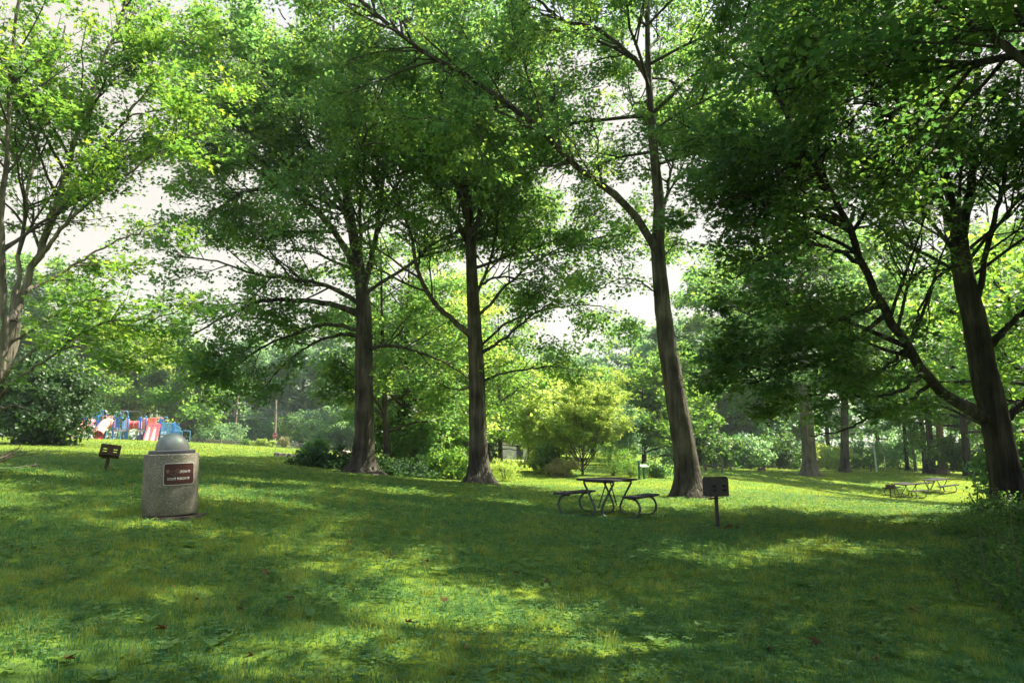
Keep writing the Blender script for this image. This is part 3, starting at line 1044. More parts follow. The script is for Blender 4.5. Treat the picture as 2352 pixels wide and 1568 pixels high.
# ---- grills
def grill(loc, rz, tilt, label, hgt, matl, scale=1.0, back=False):
    root = thing('park_grill', label, 'grill', loc, (tilt[0], tilt[1], rz), 'steel grills on posts')
    MB().tube([(0, 0, -.2), (0, 0, hgt)], .034 * scale, 10).build('post', M[matl], root, smooth=60)
    W, H, D = .35 * scale, (.31 if back else .21) * scale, .29 * scale
    bx = MB()
    t = .008
    z0 = hgt
    # front plate with two columns of vent slots (real openings)
    fy = -D / 2
    slots = []
    for cx_ in (-.26, .26):
        for cz_ in (.34, .58):
            slots.append((cx_ * W, z0 + cz_ * H))
    sw, sh = .20 * W, .085 * H
    xs = sorted({-W / 2, W / 2} | {s[0] - sw / 2 for s in slots} | {s[0] + sw / 2 for s in slots})
    zs_ = sorted({z0, z0 + H} | {s[1] - sh / 2 for s in slots} | {s[1] + sh / 2 for s in slots})
    for a in range(len(xs) - 1):
        for b in range(len(zs_) - 1):
            cx_, cz_ = (xs[a] + xs[a + 1]) / 2, (zs_[b] + zs_[b + 1]) / 2
            if any(abs(cx_ - s[0]) < sw / 2 and abs(cz_ - s[1]) < sh / 2 for s in slots):
                continue
            bx.box((cx_, fy, cz_), (xs[a + 1] - xs[a] + 1e-4, t, zs_[b + 1] - zs_[b] + 1e-4))
    bx.build('front_plate', M[matl], root)
    if back:
        MB().box((0, D / 2 - .006, z0 + H * .45), (W - .012, .008, H * .9)).build('back_plate', M[matl], root)
    for s in (-1, 1):
        sd = MB()
        oc = [(fy, z0), (D / 2, z0), (D / 2, z0 + H * .95), (D / 2 - .06, z0 + H * 1.1), (fy + .07, z0 + H * 1.1), (fy, z0 + H * .98)]
        v = [(s * W / 2 - t / 2, y_, z_) for y_, z_ in oc] + [(s * W / 2 + t / 2, y_, z_) for y_, z_ in oc]
        k = len(oc)
        sd.add(v, [tuple(range(k)), tuple(range(2 * k - 1, k - 1, -1))] + [(q, q + k, (q + 1) % k + k, (q + 1) % k) for q in range(k)])
        sd.build('side_plate', M[matl], root)
    MB().box((0, 0, z0 + .006), (W - .012, D - .012, .008)).build('firebox_floor', M[matl], root)
    gr = MB()
    zg = z0 + H * 1.02
    for k in range(11):
        xx = -W / 2 + .03 + k * (W - .06) / 10
        gr.tube([(xx, fy + .02, zg + .012), (xx, D / 2 - .02, zg + .012)], .006, 6)
    for yy in (fy + .03, D / 2 - .03):
        gr.tube([(-W / 2 + .006, yy, zg), (W / 2 - .006, yy, zg)], .008, 6)
    gr.build('grate', M[matl], root, smooth=60)
    MB().tube([(W * .36, fy - .012, z0 + .02), (W * .36, fy - .016, z0 - .06), (W * .36 + .02, fy - .02, z0 - .075)], .006, 6).build('hook', M[matl], root, smooth=60)
    MB().tube([(0, 0, hgt - .03), (-.12, .05, hgt - .045), (-.14, -.06, hgt - .05), (.10, -.08, hgt - .02)], .008, 6).build('bracket', M[matl], root, smooth=60)
    return root


gp = ground_at(1649, 12.7)
grill(gp, math.radians(9), (0, math.radians(-1)), 'black grill on a post in front of the leaning tree trunk', .56, 'grill', back=True)
gl = ground_at(242, 15.3)
grill(gl, math.radians(28), (math.radians(-12), math.radians(8)), 'rusty grill on a leaning post below the playground, left of the litter bin', .31, 'grill_rust', 1.08)
gf = ground_at(2046.5, 39.0)
grill(gf, math.radians(15), (0, 0), 'tiny far grill standing in front of two grey picnic tables', .52, 'grill_rust', 1.0)

# ---- low timber beside the lit lawn, boulder, stone, stump, posts, bench, trail sign
a, b = ground_at(630, 37.5), ground_at(698, 39)
mid = (a + b) / 2
dv = b - a
tb = thing('timber_edging', 'long low weathered timber lying at the lawn edge before the ivy mound', 'timber', mid, (0, math.atan2(-dv[2], dv[0]), math.atan2(dv[1], dv[0])))
MB().box((0, 0, .06), (float(np.linalg.norm(dv)), .16, .20), bev=.02).build('beam', M['planks_grey'], tb)
for s in (-.4, .4):
    MB().tube([(s * float(np.linalg.norm(dv)), -.1, -.1), (s * float(np.linalg.norm(dv)), -.1, .14)], .02, 6).build('stake', M['wood_post'], tb)


def rock(name, label, loc, size, matl, seed):
    r = np.random.RandomState(seed)
    mb = MB()
    k, n = 18, 10
    V, Fc = [], []
    dirs = norm(r.normal(size=(9, 3)))
    for i_ in range(n + 1):
        th = math.pi * i_ / n
        for j_ in range(k):
            ph = 2 * math.pi * j_ / k
            d = np.array([math.sin(th) * math.cos(ph), math.sin(th) * math.sin(ph), math.cos(th)])
            rr_ = 1 - .28 * max(0, max(d @ q for q in dirs) - .75) * 2 + .04 * r.rand()
            V.append(d * rr_ * np.array(size) / 2 + np.array([0, 0, size[2] * .42]))
    for i_ in range(n):
        for j_ in range(k):
            Fc.append((i_ * k + j_, (i_ + 1) * k + j_, (i_ + 1) * k + (j_ + 1) % k, i_ * k + (j_ + 1) % k))
    mb.add(V, Fc)
    return tag(mb.build(name, M[matl], None, loc, smooth=50), label, 'stone')


rock('boulder', 'pale sandy boulder seen between the ivy mound and the stout oak trunk', ground_at(792, 46), (.85, .6, .62), 'stone', 4)
rock('stone', 'small pale stone on the grass before the roots of the stout oak', ground_at(863, 26.2), (.22, .15, .09), 'stone', 8)

st = ground_at(1749, 56)
so = thing('tree_stump', 'low reddish cut stump on the far lawn before the dark shrubs', 'stump', st)
MB().lathe([(.44, -.1), (.33, .06), (.28, .24), (.26, .27)], 14).build('stump_side', M['bark_tan'], so, smooth=60)
MB().lathe([(.26, .27), (.13, .282), (.0, .285)], 14).build('cut_face', M['cut_wood'], so, smooth=60)

for px, d, h, lab in ((1659, 45.5, .84, 'taller-looking wooden post beside the far bench, just right of the grill'), (1678, 50, .78, 'lone wooden post on the far lawn, farther from the bench'),
                      (2000.5, 74, .66, 'short brown post left of the white lamp post')):
    q = ground_at(px, d)
    o = thing('wooden_post', lab, 'post', q, (0, math.radians(1), .3))
    MB().box((0, 0, h / 2 - .1), (.11, .11, h + .2), bev=.012).build('shaft', M['wood_post'], o)
    MB().lathe([(.072, h - .002), (.075, h + .01), (.05, h + .05), (.0, h + .06)], 8).build('cap', M['wood_post'], o)
q0, q1 = ground_at(1612, 47), ground_at(1654, 46)
mid = (q0 + q1) / 2
o = thing('bench', 'simple backless wooden bench partly hidden by the leaning tree trunk', 'bench', mid, (0, 0, math.atan2((q1 - q0)[1], (q1 - q0)[0])))
Lb = float(np.linalg.norm(q1 - q0))
MB().box((0, 0, .40), (Lb, .28, .06), bev=.01).build('seat', M['wood_post'], o)
for s in (-.28, .28):
    MB().box((s * Lb, 0, .16), (.09, .22, .44), bev=.01).build('leg', M['wood_post'], o)

q = ground_at(1475, 37.6)
o = thing('trail_sign', 'green information lectern on two posts at the edge of the sunny thicket', 'sign', q, (0, 0, math.radians(24)))
MB().box((-.17, .02, .42), (.10, .10, 1.12), bev=.01).build('post', M['green_paint'], o)
MB().box((.16, .06, .28), (.10, .10, .86), bev=.01).build('post', M['green_paint'], o)
fr = MB().box((.08, -.03, .68), (.52, .36, .035), rx=math.radians(20), bev=.008).build('panel', M['green_paint'], o)
MB().box((.08, -.038, .7), (.46, .30, .008), rx=math.radians(20)).build('panel_face', M['panel_pale'], fr)

# lamp posts
q = ground_at(2014, 76)
o = thing('lamp_post', 'white lamp post with a round globe on a short arm beyond the far lawn', 'lamp post', q, (0, math.radians(-2.5), 0))
MB().tube([(0, 0, -.3), (0, 0, 2.5), (0, 0, 2.82)], [.085, .07, .06], 12).build('pole', M['metal_white'], o, smooth=60)
MB().tube([(0, 0, 2.78), (-.12, 0, 2.80), (-.24, 0, 2.74)], .03, 8).build('arm', M['metal_white'], o, smooth=60)
MB().lathe([(.19 * math.sin(a) + .001, 2.70 - .19 * math.cos(a)) for a in np.linspace(0, math.pi, 14)], 20, (-.30, 0, 0)).build('globe', M['globe'], o, smooth=60)
q = ground_at(2034, 88)
o = thing('thin_pole', 'thin pale pole right of the white lamp post, in the blue-green woods', 'pole', q)
MB().tube([(0, 0, -.3), (0, 0, 1.7)], .045, 8).build('shaft', M['metal_white'], o, smooth=60)
MB().lathe([(.05, 1.7), (.055, 1.73), (0, 1.76)], 8).build('cap', M['metal_white'], o, smooth=60)

# ---- playground
PGD = 75.0
pr0 = ground_at(304.9, PGD)
K_ = PGD / F_PX * .1133
pg = thing('playground_structure', 'blue and red climbing structure with tube slides on the sunny rise', 'playground', pr0)


def pz(zx, zy, y=0.0):
    return ((zx - 1150) * K_, y, (790 - zy) * K_)


def pgb(name, mat, mb, smooth=50, parent=None):
    return mb.build(name, M[mat], parent or pg, smooth=smooth)


for zx, zt, y, zb in ((280, 300, 1.1, 800), (320, 300, .9, 800), (420, 285, -.1, 830), (745, 310, -.1, 830), (860, 350, 1.2, 830), (910, 350, .0, 840), (985, 600, .2, 840), (1035, 335, -.1, 840),
                      (1240, 345, 1.2, 860), (1275, 340, .1, 860), (1405, 325, -.2, 870), (1550, 380, 1.3, 870), (1695, 345, -.1, 880), (1965, 440, .0, 890), (1835, 455, 1.2, 880)):
    ptop = pz(zx, zt, y)
    o = pgb('post', 'pg_blue', MB().tube([pz(zx, zb + 80, y), ptop], .066, 12))
    pgb('cap', 'pg_lightblue', MB().lathe([(.075 * math.sin(a) + .001, .02 - .07 * math.cos(a)) for a in np.linspace(0, math.pi, 8)], 12, ptop), parent=o)
for x0, x1, zy, y0, y1 in ((330, 505, 585, -.1, 1.2), (735, 1000, 603, -.1, 1.2), (1200, 1440, 605, -.1, 1.3), (1440, 1985, 690, .0, 1.3)):
    p, q_ = pz(x0, zy), pz(x1, zy)
    pgb('deck', 'pg_cream', MB().box(((p[0] + q_[0]) / 2, (y0 + y1) / 2, p[2]), (q_[0] - p[0], y1 - y0, .16), bev=.02))
# sloping walkway on the left and its railings
ramp_ = MB()
a, b, c_ = pz(80, 388), pz(165, 392), pz(360, 575)
for s in (0,):
    ramp_.prism([(a[0], a[2]), (b[0], b[2]), (c_[0], c_[2]), (c_[0], c_[2] - .2), (b[0] - .05, b[2] - .42), (a[0], a[2] - .42)], -.05, 1.05)
pgb('walkway', 'pg_cream', ramp_)


def railing(top, bot, y, nbar, name='railing'):
    mb = MB()
    tp_ = np.array([pz(x, z, y) for x, z in top])
    bt_ = np.array([pz(x, z, y) for x, z in bot])
    mb.tube(tp_, .032, 8).tube(bt_, .032, 8)
    xs_ = np.linspace(max(tp_[0, 0], bt_[0, 0]), min(tp_[-1, 0], bt_[-1, 0]), nbar)
    for x in xs_:
        mb.tube([(x, y, np.interp(x, tp_[:, 0], tp_[:, 2])), (x, y, np.interp(x, bt_[:, 0], bt_[:, 2]))], .017, 6)
    for e in (0, -1):
        mb.tube([tp_[e], bt_[e]], .03, 8)
    return mb


for yy in (-.1, 1.0):
    pgb('railing', 'pg_blue', railing([(65, 140), (170, 148), (370, 312), (430, 312)], [(65, 368), (160, 372), (362, 556), (430, 556)], yy, 15))
    pgb('railing', 'pg_lightblue', railing([(172, 215), (280, 312), (362, 316)], [(172, 225), (280, 322), (362, 326)], yy, 3))
pgb('railing', 'pg_blue', railing([(748, 345), (850, 345)], [(748, 560), (850, 560)], -.05, 7))
pgb('railing', 'pg_lightblue', railing([(855, 370), (905, 370)], [(855, 575), (905, 575)], .9, 3))
pgb('railing', 'pg_lightblue', railing([(925, 358), (1028, 355)], [(925, 572), (1028, 572)], -.06, 6))
pgb('railing', 'pg_blue', railing([(1228, 352), (1272, 350)], [(1228, 575), (1272, 575)], -.05, 4))
pgb('railing', 'pg_blue', railing([(1562, 462), (1690, 462)], [(1562, 590), (1690, 590)], .9, 7))
pgb('railing', 'pg_blue', railing([(1562, 385), (1690, 385)], [(1562, 455), (1690, 455)], .92, 4))
pgb('railing', 'pg_lightblue', railing([(1710, 448), (1965, 460)], [(1710, 675), (1965, 682)], -.05, 15))
pgb('railing', 'pg_blue', railing([(1720, 455), (1960, 466)], [(1720, 665), (1960, 675)], 1.15, 12))
pgb('railing', 'pg_lightblue', railing([(1985, 498), (2030, 508), (2095, 552)], [(1985, 690), (2030, 700), (2095, 745)], -.05, 8))
pgb('handrail', 'pg_lightblue', MB().tube(catmull([pz(1990, 605), pz(2100, 605), pz(2128, 630), pz(2130, 760)], 16), .03, 8))
pgb('handrail', 'pg_lightblue', MB().tube(catmull([pz(2095, 598, .7), pz(2205, 602, .7), pz(2232, 630, .7), pz(2232, 800, .7)], 16), .03, 8))
for x0, x1, zt, zb, y in ((358, 408, 172, 300, .9), (425, 530, 190, 300, .5), (720, 822, 220, 345, .5), (855, 952, 200, 350, .6), (1660, 1748, 320, 440, .8)):
    r_ = (x1 - x0) / 2
    ps = [pz(x0, zb, y)] + [pz((x0 + x1) / 2 - r_ * math.cos(a), zt + r_ - r_ * math.sin(a), y) for a in np.linspace(0, math.pi, 12)] + [pz(x1, zb, y)]
    pgb('arch_rail', 'pg_lightblue', MB().tube(ps, .03, 8))
# panels
def panel(x0, x1, z0, z1, y, hole=None):
    a_, b_ = pz(x0, z1, y), pz(x1, z0, y)
    return MB().box(((a_[0] + b_[0]) / 2, y, (a_[2] + b_[2]) / 2), (b_[0] - a_[0], .09, b_[2] - a_[2]), bev=.03)


pgb('panel', 'pg_pink', panel(470, 730, 300, 545, .35))
pgb('panel', 'pg_pink', panel(905, 1000, 360, 580, .6))
pgb('panel', 'pg_pink', panel(1285, 1400, 350, 575, .25))
pgb('panel', 'pg_pink', panel(1430, 1545, 335, 600, .5))
pgb('panel', 'pg_pink', panel(1430, 1690, 335, 372, .3))
sidep = MB()
a_, b_ = pz(470, 545), pz(470, 300)
sidep.box((a_[0] - .03, .85, (a_[2] + b_[2]) / 2), (.07, .95, b_[2] - a_[2]), bev=.02)
pgb('panel', 'pg_pink', sidep)


# tube slides
def tube_slide(ctrl, r, mouth=True):
    c = catmull([pz(x, z, y) for x, z, y in ctrl], 26)
    sl = pgb('tube_slide', 'pg_pink', MB().tube(c, r, 18, cap=False).tube(c, r * .93, 18, cap=False))
    rg = MB()
    for k in range(3, 24, 5):
        d_ = norm(c[k + 1] - c[k])
        rg.tube([c[k] - d_ * .02, c[k] + d_ * .02], r * 1.05, 18, cap=True)
    rm = MB()
    d_ = norm(c[-1] - c[-2])
    rm.tube([c[-1] - d_ * .04, c[-1] + d_ * .05], r * 1.07, 18, cap=False).tube([c[-1] - d_ * .04, c[-1] + d_ * .05], r * .9, 18, cap=False)
    pgb('slide_rim', 'pg_red', rm, parent=sl)
    return sl, c


sl, c = tube_slide([(620, 420, .3), (612, 455, -.25), (608, 520, -.8), (610, 610, -1.25), (635, 660, -1.7), (665, 690, -2.0)], .47)
ch = MB()
d_ = norm(c[-1] - c[-2])
e_ = np.array(pz(770, 762, -2.9))
for k in range(9):
    pass
prof = [(.44 * math.cos(a), .44 * math.sin(a)) for a in np.linspace(math.pi, 2 * math.pi, 11)]
V, Fc = [], []
path_ = catmull([c[-1], (c[-1] + e_) / 2 - np.array([0, 0, .12]), e_], 8)
for kk in (1.0, .92):
    for p_ in path_:
        V += [(p_[0] + x, p_[1] + x * .3, p_[2] + z * kk * .8) for x, z in prof]
m_ = len(prof)
for s_ in range(2):
    for k in range(7):
        for h in range(m_ - 1):
            Fc.append(tuple(s_ * 8 * m_ + w for w in (k * m_ + h, k * m_ + h + 1, (k + 1) * m_ + h + 1, (k + 1) * m_ + h)))
pgb('slide_chute', 'pg_red', ch.add(V, Fc), parent=sl)
sl2, c2 = tube_slide([(210, 420, .9), (170, 470, .2), (130, 540, -.5), (100, 620, -1.0), (60, 690, -1.5), (20, 730, -1.8)], .50)
# tunnel
tn = MB()
a_, b_ = np.array(pz(1040, 484, .5)), np.array(pz(1232, 484, .5))
tn.tube([a_, a_ * .5 + b_ * .5, b_], .41, 20, cap=False).tube([a_, b_], .385, 20, cap=False)
tno = pgb('tunnel', 'pg_red', tn)
for fr_ in (.30, .66):
    p_ = a_ * (1 - fr_) + b_ * fr_
    pgb('porthole', 'door_dark', MB().tube([p_ + np.array([0, -.395, .03]), p_ + np.array([0, -.418, .03])], .065, 12), parent=tno)
cl = MB()
for fr_ in (.02, .5, .98):
    p_ = a_ * (1 - fr_) + b_ * fr_
    cl.tube([p_ - np.array([.03, 0, 0]), p_ + np.array([.03, 0, 0])], .435, 20)
pgb('collar', 'pg_pink', cl, parent=tno)
# double slide
ds = MB()
L0, L1 = np.array(pz(1425, 455, .3)), np.array(pz(1660, 455, .3))
E0, E1 = np.array(pz(1590, 806, -2.3)), np.array(pz(1830, 812, -2.3))
n_ = 16
bedV, bedF = [], []
for k in range(n_):
    t = k / (n_ - 1)
    zc = (1 - t) ** 1.15
    p0 = L0 * (1 - t) + E0 * t
    p1 = L1 * (1 - t) + E1 * t
    zz = E0[2] + (L0[2] - E0[2]) * (zc if t > .08 else 1 - .4 * t)
    for f in (0, .5, 1):
        p_ = p0 * (1 - f) + p1 * f
        bedV.append((p_[0], p_[1], zz))
pgs = None
slabF = [(k * 3 + f, k * 3 + f + 1, (k + 1) * 3 + f + 1, (k + 1) * 3 + f) for k in range(n_ - 1) for f in range(2)]
bv = np.array(bedV)
V = [tuple(p_) for p_ in bv] + [tuple(p_ - np.array([0, 0, .07])) for p_ in bv]
pgs = pgb('double_slide', 'pg_pink', MB().add(V, slabF + [tuple(x + len(bv) for x in f[::-1]) for f in slabF]))
for f in range(3):
    wl = bv[f::3]
    hw_ = .05
    V, Fc = [], []
    hgt_ = np.interp(np.arange(n_), [0, 3, n_ - 1], [.55, .30, .14])
    for k, p_ in enumerate(wl):
        V += [(p_[0] - hw_, p_[1], p_[2] - .1), (p_[0] + hw_, p_[1], p_[2] - .1), (p_[0] + hw_, p_[1], p_[2] + hgt_[k]), (p_[0] - hw_, p_[1], p_[2] + hgt_[k])]
    for k in range(n_ - 1):
        for h in range(4):
            Fc.append((k * 4 + h, k * 4 + (h + 1) % 4, (k + 1) * 4 + (h + 1) % 4, (k + 1) * 4 + h))
    Fc += [(0, 3, 2, 1), tuple((n_ - 1) * 4 + h for h in range(4))]
    pgb('slide_wall', 'pg_red', MB().add(V, Fc), parent=pgs)
# ladders, climbing hump, support
for x0, x1, z0, z1, y, n_ in ((822, 942, 620, 800, -.5, 4), (352, 490, 610, 760, .9, 4)):
    ld = MB()
    for x in (x0, x1):
        ld.tube([pz(x, z0 - 20, y + .3), pz(x, z1 + 30, y)], .032, 8)
    for k in range(n_):
        z = z0 + (z1 - z0) * k / (n_ - 1)
        ld.tube([pz(x0, z, y + .25 - .25 * k / n_), pz(x1, z, y + .25 - .25 * k / n_)], .026, 8)
    pgb('ladder', 'pg_lightblue', ld)
hump = MB()
a_ = np.array(pz(1195, 800, 1.6))
V, Fc = [], []
for i_ in range(9):
    th = math.pi / 2 * i_ / 8
    for j_ in range(20):
        ph = 6.283 * j_ / 20
        V.append((a_[0] + .85 * math.cos(th) * math.cos(ph) * (1 + .1 * math.sin(3 * ph)), a_[1] + .7 * math.cos(th) * math.sin(ph), a_[2] - .5 + 1.42 * math.sin(th)))
for i_ in range(8):
    for j_ in range(20):
        Fc.append((i_ * 20 + j_, i_ * 20 + (j_ + 1) % 20, (i_ + 1) * 20 + (j_ + 1) % 20, (i_ + 1) * 20 + j_))
pgb('climbing_hump', 'pg_grey', hump.add(V, Fc))
pgb('crawl_tunnel', 'pg_grey', MB().tube([pz(1070, 690, 2.4), pz(1360, 690, 2.4)], .38, 16))
a_ = pz(1458, 740, .8)
pgb('support_column', 'beam_grey', MB().box((a_[0], .8, a_[2] - .1), (.46, .3, 1.3), bev=.03))
# grey cross beam on two posts behind the playground
q = ground_at(296, 86)
o = thing('beam_frame', 'long grey horizontal beam on posts rising behind the playground', 'swing frame', q, (0, math.radians(1.5), .1))
k2_ = 86 / F_PX
zt = (1020 - 946) * k2_ + 1.4 - q[2]
MB().tube([(-26 * k2_, 0, zt), (26 * k2_, 0, zt)], .10, 8).build('beam', M['beam_grey'], o, smooth=60)
for s in (-1, 1):
    for yy in (-.9, .9):
        MB().tube([(s * 21 * k2_, 0, zt), (s * 21 * k2_, yy, -.3)], .07, 8).build('leg', M['beam_grey'], o, smooth=60)


# ---- road side: utility poles, cables, stop sign, fence
def zoom2(zx, zy):
    return 459.4 + zx * .2226, 826.9 + zy * .2226


PD = 100.0
poles = []
for (tx, ty), (bx_, by_), matl, lab in (((388, 368), (350, 868), 'pole_wood', 'leaning reddish wooden utility pole with crossarms, left of the stop sign'),
                                         ((786, 408), (768, 868), 'pole_grey', 'grey wooden utility pole rising behind the stop sign')):
    t_, b_ = P(*zoom2(tx, ty), PD), ground_at(zoom2(bx_, by_)[0], PD)
    o = thing('utility_pole', lab, 'utility pole', b_, group='utility poles along the road')
    d_ = t_ - b_
    MB().tube([(0, 0, -.5), d_ * .5, d_], [.19, .16, .12], 10).build('shaft', M[matl], o, smooth=60)
    poles.append((o, b_, d_))
    if matl == 'pole_wood':
        for f, w in ((.83, 2.6), (.62, 1.4)):
            p_ = d_ * f
            MB().box(tuple(p_ + np.array([0, -.16, 0])), (w, .12, .14), rz=.15).build('crossarm', M['beam_grey'], o)
            for s in (-.45, 0.1, .45):
                MB().lathe([(.05, 0), (.06, .1), (.03, .2), (0, .21)], 8, tuple(p_ + np.array([s * w, -.16, .07]))).build('insulator', M['metal_white'], o, smooth=60)
        MB().lathe([(.22, -.5), (.24, -.45), (.24, .35), (.2, .42), (0, .44)], 12, tuple(d_ * .70 + np.array([-.42, 0, 0]))).build('transformer', M['beam_grey'], o, smooth=40)
    else:
        e_ = ground_at(zoom2(850, 840)[0], PD - 3) - b_
        MB().tube([d_ * .86, e_], .03, 6).build('stay_cable', M['wire'], o, smooth=60)
        MB().tube([d_ * .2 + e_ * .8, e_ * 1.0], .06, 6).build('stay_guard', M['pole_wood'], o, smooth=60)
cabs = [[(-200, 430), (388, 452), (786, 525), (1300, 590), (1700, 640)], [(-200, 470), (380, 500), (784, 548), (1300, 610), (1700, 650)], [(-200, 540), (375, 575), (780, 612), (1240, 690), (1700, 760)],
        [(300, 380), (630, 405), (1000, 468), (1500, 540)], [(200, 240), (680, 285), (950, 345), (1500, 440)]]
for k, cb in enumerate(cabs):
    dd = PD - .3 if k < 3 else PD + 14
    pts = catmull([P(*zoom2(x, y), dd) for x, y in cb], 24)
    o = MB().tube(pts - pts[0], .035, 5).build('power_cable', M['wire'], None, pts[0], smooth=60)
    tag(o, ['topmost of the three cables strung between the two utility poles', 'middle of the three cables strung between the two utility poles', 'lowest cable strung between the two utility poles',
            'cable crossing above and right of the grey utility pole', 'highest far cable passing through the trees above the grey utility pole'][k], 'cable', 'overhead cables along the road')
s_ = P(630.8, 999.8, 92)
b_ = ground_at(630.8, 92)
o = thing('stop_sign', 'red octagonal stop sign in front of the grey utility pole', 'stop sign', b_, (0, 0, math.radians(2)))
zc = s_[2] - b_[2]
MB().box((0, .03, zc / 2 - .2), (.06, .05, zc + .4)).build('post', M['metal_white'], o)
octo = lambda r: [(r * math.cos(math.radians(22.5 + 45 * k)), zc + r * math.sin(math.radians(22.5 + 45 * k))) for k in range(8)]
pl = MB().prism(octo(.375), -.012, .0).build('plate', M['sign_white'], o)
MB().prism(octo(.345), -.018, -.0125).build('plate_face', M['stop_red'], pl)
me = text_mesh('STOP', .50, .25, -.25, zc - .125, depth=.021)
me.materials.clear()
me.materials.append(M['globe'])
link('lettering', me, pl)

a, b = ground_at(436, 92), ground_at(705, 87)
nseg = 12
o = thing('picket_fence', 'low grey picket fence along the road, half hidden by weeds', 'fence', a)
L_ = b - a
brd, rl = MB(), MB()
npk = 96
rs = np.random.RandomState(2)
for k in range(npk):
    p_ = L_ * (k / (npk - 1))
    z_ = g1(a[0] + p_[0], a[1] + p_[1]) - a[2]
    brd.box((p_[0], p_[1], z_ + .40), (.105, .025, .82 + .05 * rs.rand()), rz=math.atan2(L_[1], L_[0]))
brd.build('pickets', M['fence'], o)['kind'] = 'stuff'
for h in (.25, .62):
    pts = [(*(L_ * f)[:2], g1(a[0] + (L_ * f)[0], a[1] + (L_ * f)[1]) - a[2] + h) for f in np.linspace(0, 1, 14)]
    MB().tube([(x, y + .05, z) for x, y, z in pts], .04, 6).build('rail', M['fence'], o)
for f in np.linspace(0, 1, nseg):
    p_ = L_ * f
    z_ = g1(a[0] + p_[0], a[1] + p_[1]) - a[2]
    MB().box((p_[0], p_[1] + .10, z_ + .42), (.12, .12, 1.0)).build('post', M['fence'], o)

# small pale building glimpsed in the gap beside the middle oak
q = ground_at(1186, 84)
o = thing('small_building', 'small pale building with a dark doorway glimpsed through the gap right of the middle oak', 'building', q, (0, 0, .12))
MB().box((0, 1.7, 1.0), (3.4, 3.2, 2.4)).build('wall', M['wall_pale'], o)
MB().prism([(-2.0, 2.15), (2.0, 2.15), (0, 3.1)], -.15, 3.6).build('roof', M['roof_dark'], o)
dr = MB().box((.42, .08, .82), (.80, .06, 1.75)).build('door', M['door_dark'], o)
MB().box((.42, .06, 1.73), (.96, .1, .08)).build('door_frame', M['wall_pale'], dr)

# paths
def draped(name, pts, w, lift=.02):
    pts = np.array(pts, float)
    c = catmull(np.c_[pts, np.zeros(len(pts))], 60)
    t = norm(np.gradient(c, axis=0))
    nn = np.stack([-t[:, 1], t[:, 0], 0 * t[:, 0]], -1)
    rs_ = np.random.RandomState(len(name))
    V = []
    for k in range(len(c)):
        for f in (-1, -.5, 0, .5, 1):
            p_ = c[k] + nn[k] * w / 2 * (f * (1 + .08 * rs_.rand()))
            V.append((p_[0], p_[1], g1(p_[0], p_[1]) + lift))
    Fc = np.array([(k * 5 + h, k * 5 + h + 1, (k + 1) * 5 + h + 1, (k + 1) * 5 + h) for k in range(len(c) - 1) for h in range(4)])
    return tag(link(name, make_mesh(name, np.array(V), Fc, [M['path']])), kind='structure')


def gxy(px, d):
    return ground_at(px, d)[:2]


draped('path', [gxy(1970, 66), gxy(2040, 67), gxy(2110, 65), gxy(2220, 66), gxy(2420, 70)], 1.5)
draped('path', [gxy(1040, 76), gxy(1130, 75), gxy(1200, 76), gxy(1300, 80)], 2.6)
draped('road', [gxy(-100, 96), gxy(400, 96), gxy(560, 95), gxy(760, 94), gxy(900, 96)], 4.5, .03)

# ---- fallen branches and brown leaves
rng = np.random.default_rng(21)
for k, (x0, y0, d0, x1, y1, d1, r) in enumerate(((-40, 1052, 14.5, 45, 1028, 15.5, .020), (-30, 1042, 14.8, 60, 1036, 16.2, .018), (-40, 1050, 15, 86, 1041, 15.2, .016), (-10, 1088, 13.4, 90, 1066, 14.2, .022), (-60, 1070, 14.0, 28, 1048, 14.4, .026))):
    a, b = P(x0, y0, d0), P(x1, y1, d1)
    a[2] = max(a[2], g1(a[0], a[1]) + .02)
    b[2] = max(b[2], g1(b[0], b[1]) + .03)
    pts = catmull([a, a * .6 + b * .4 + rng.normal(0, .05, 3), b], 10)
    mb = MB().tube(pts - a, np.linspace(r, r * .4, 10), 7)
    for h in range(4):
        i_ = rng.integers(3, 9)
        e_ = pts[i_] + (b - a) * .22 + rng.normal(0, .14, 3)
        mb.tube([pts[i_] - a, (pts[i_] + e_) / 2 - a + rng.normal(0, .02, 3), e_ - a], [r * .45, r * .35, r * .15], 5)
    tag(mb.build('fallen_branch', M['dead_twig'], None, a, smooth=60),
        ['bare fallen branch tilted up highest, at the left edge behind the others', 'bare fallen branch pointing toward the rusty grill, second highest', 'long thin bare branch lying flat at the left edge',
         'forked bare branch nearest the camera, below the rest at the left edge', 'thick short bare branch end in the middle of the brush at the left edge'][k], 'branch', 'bare branches lying on the grass')

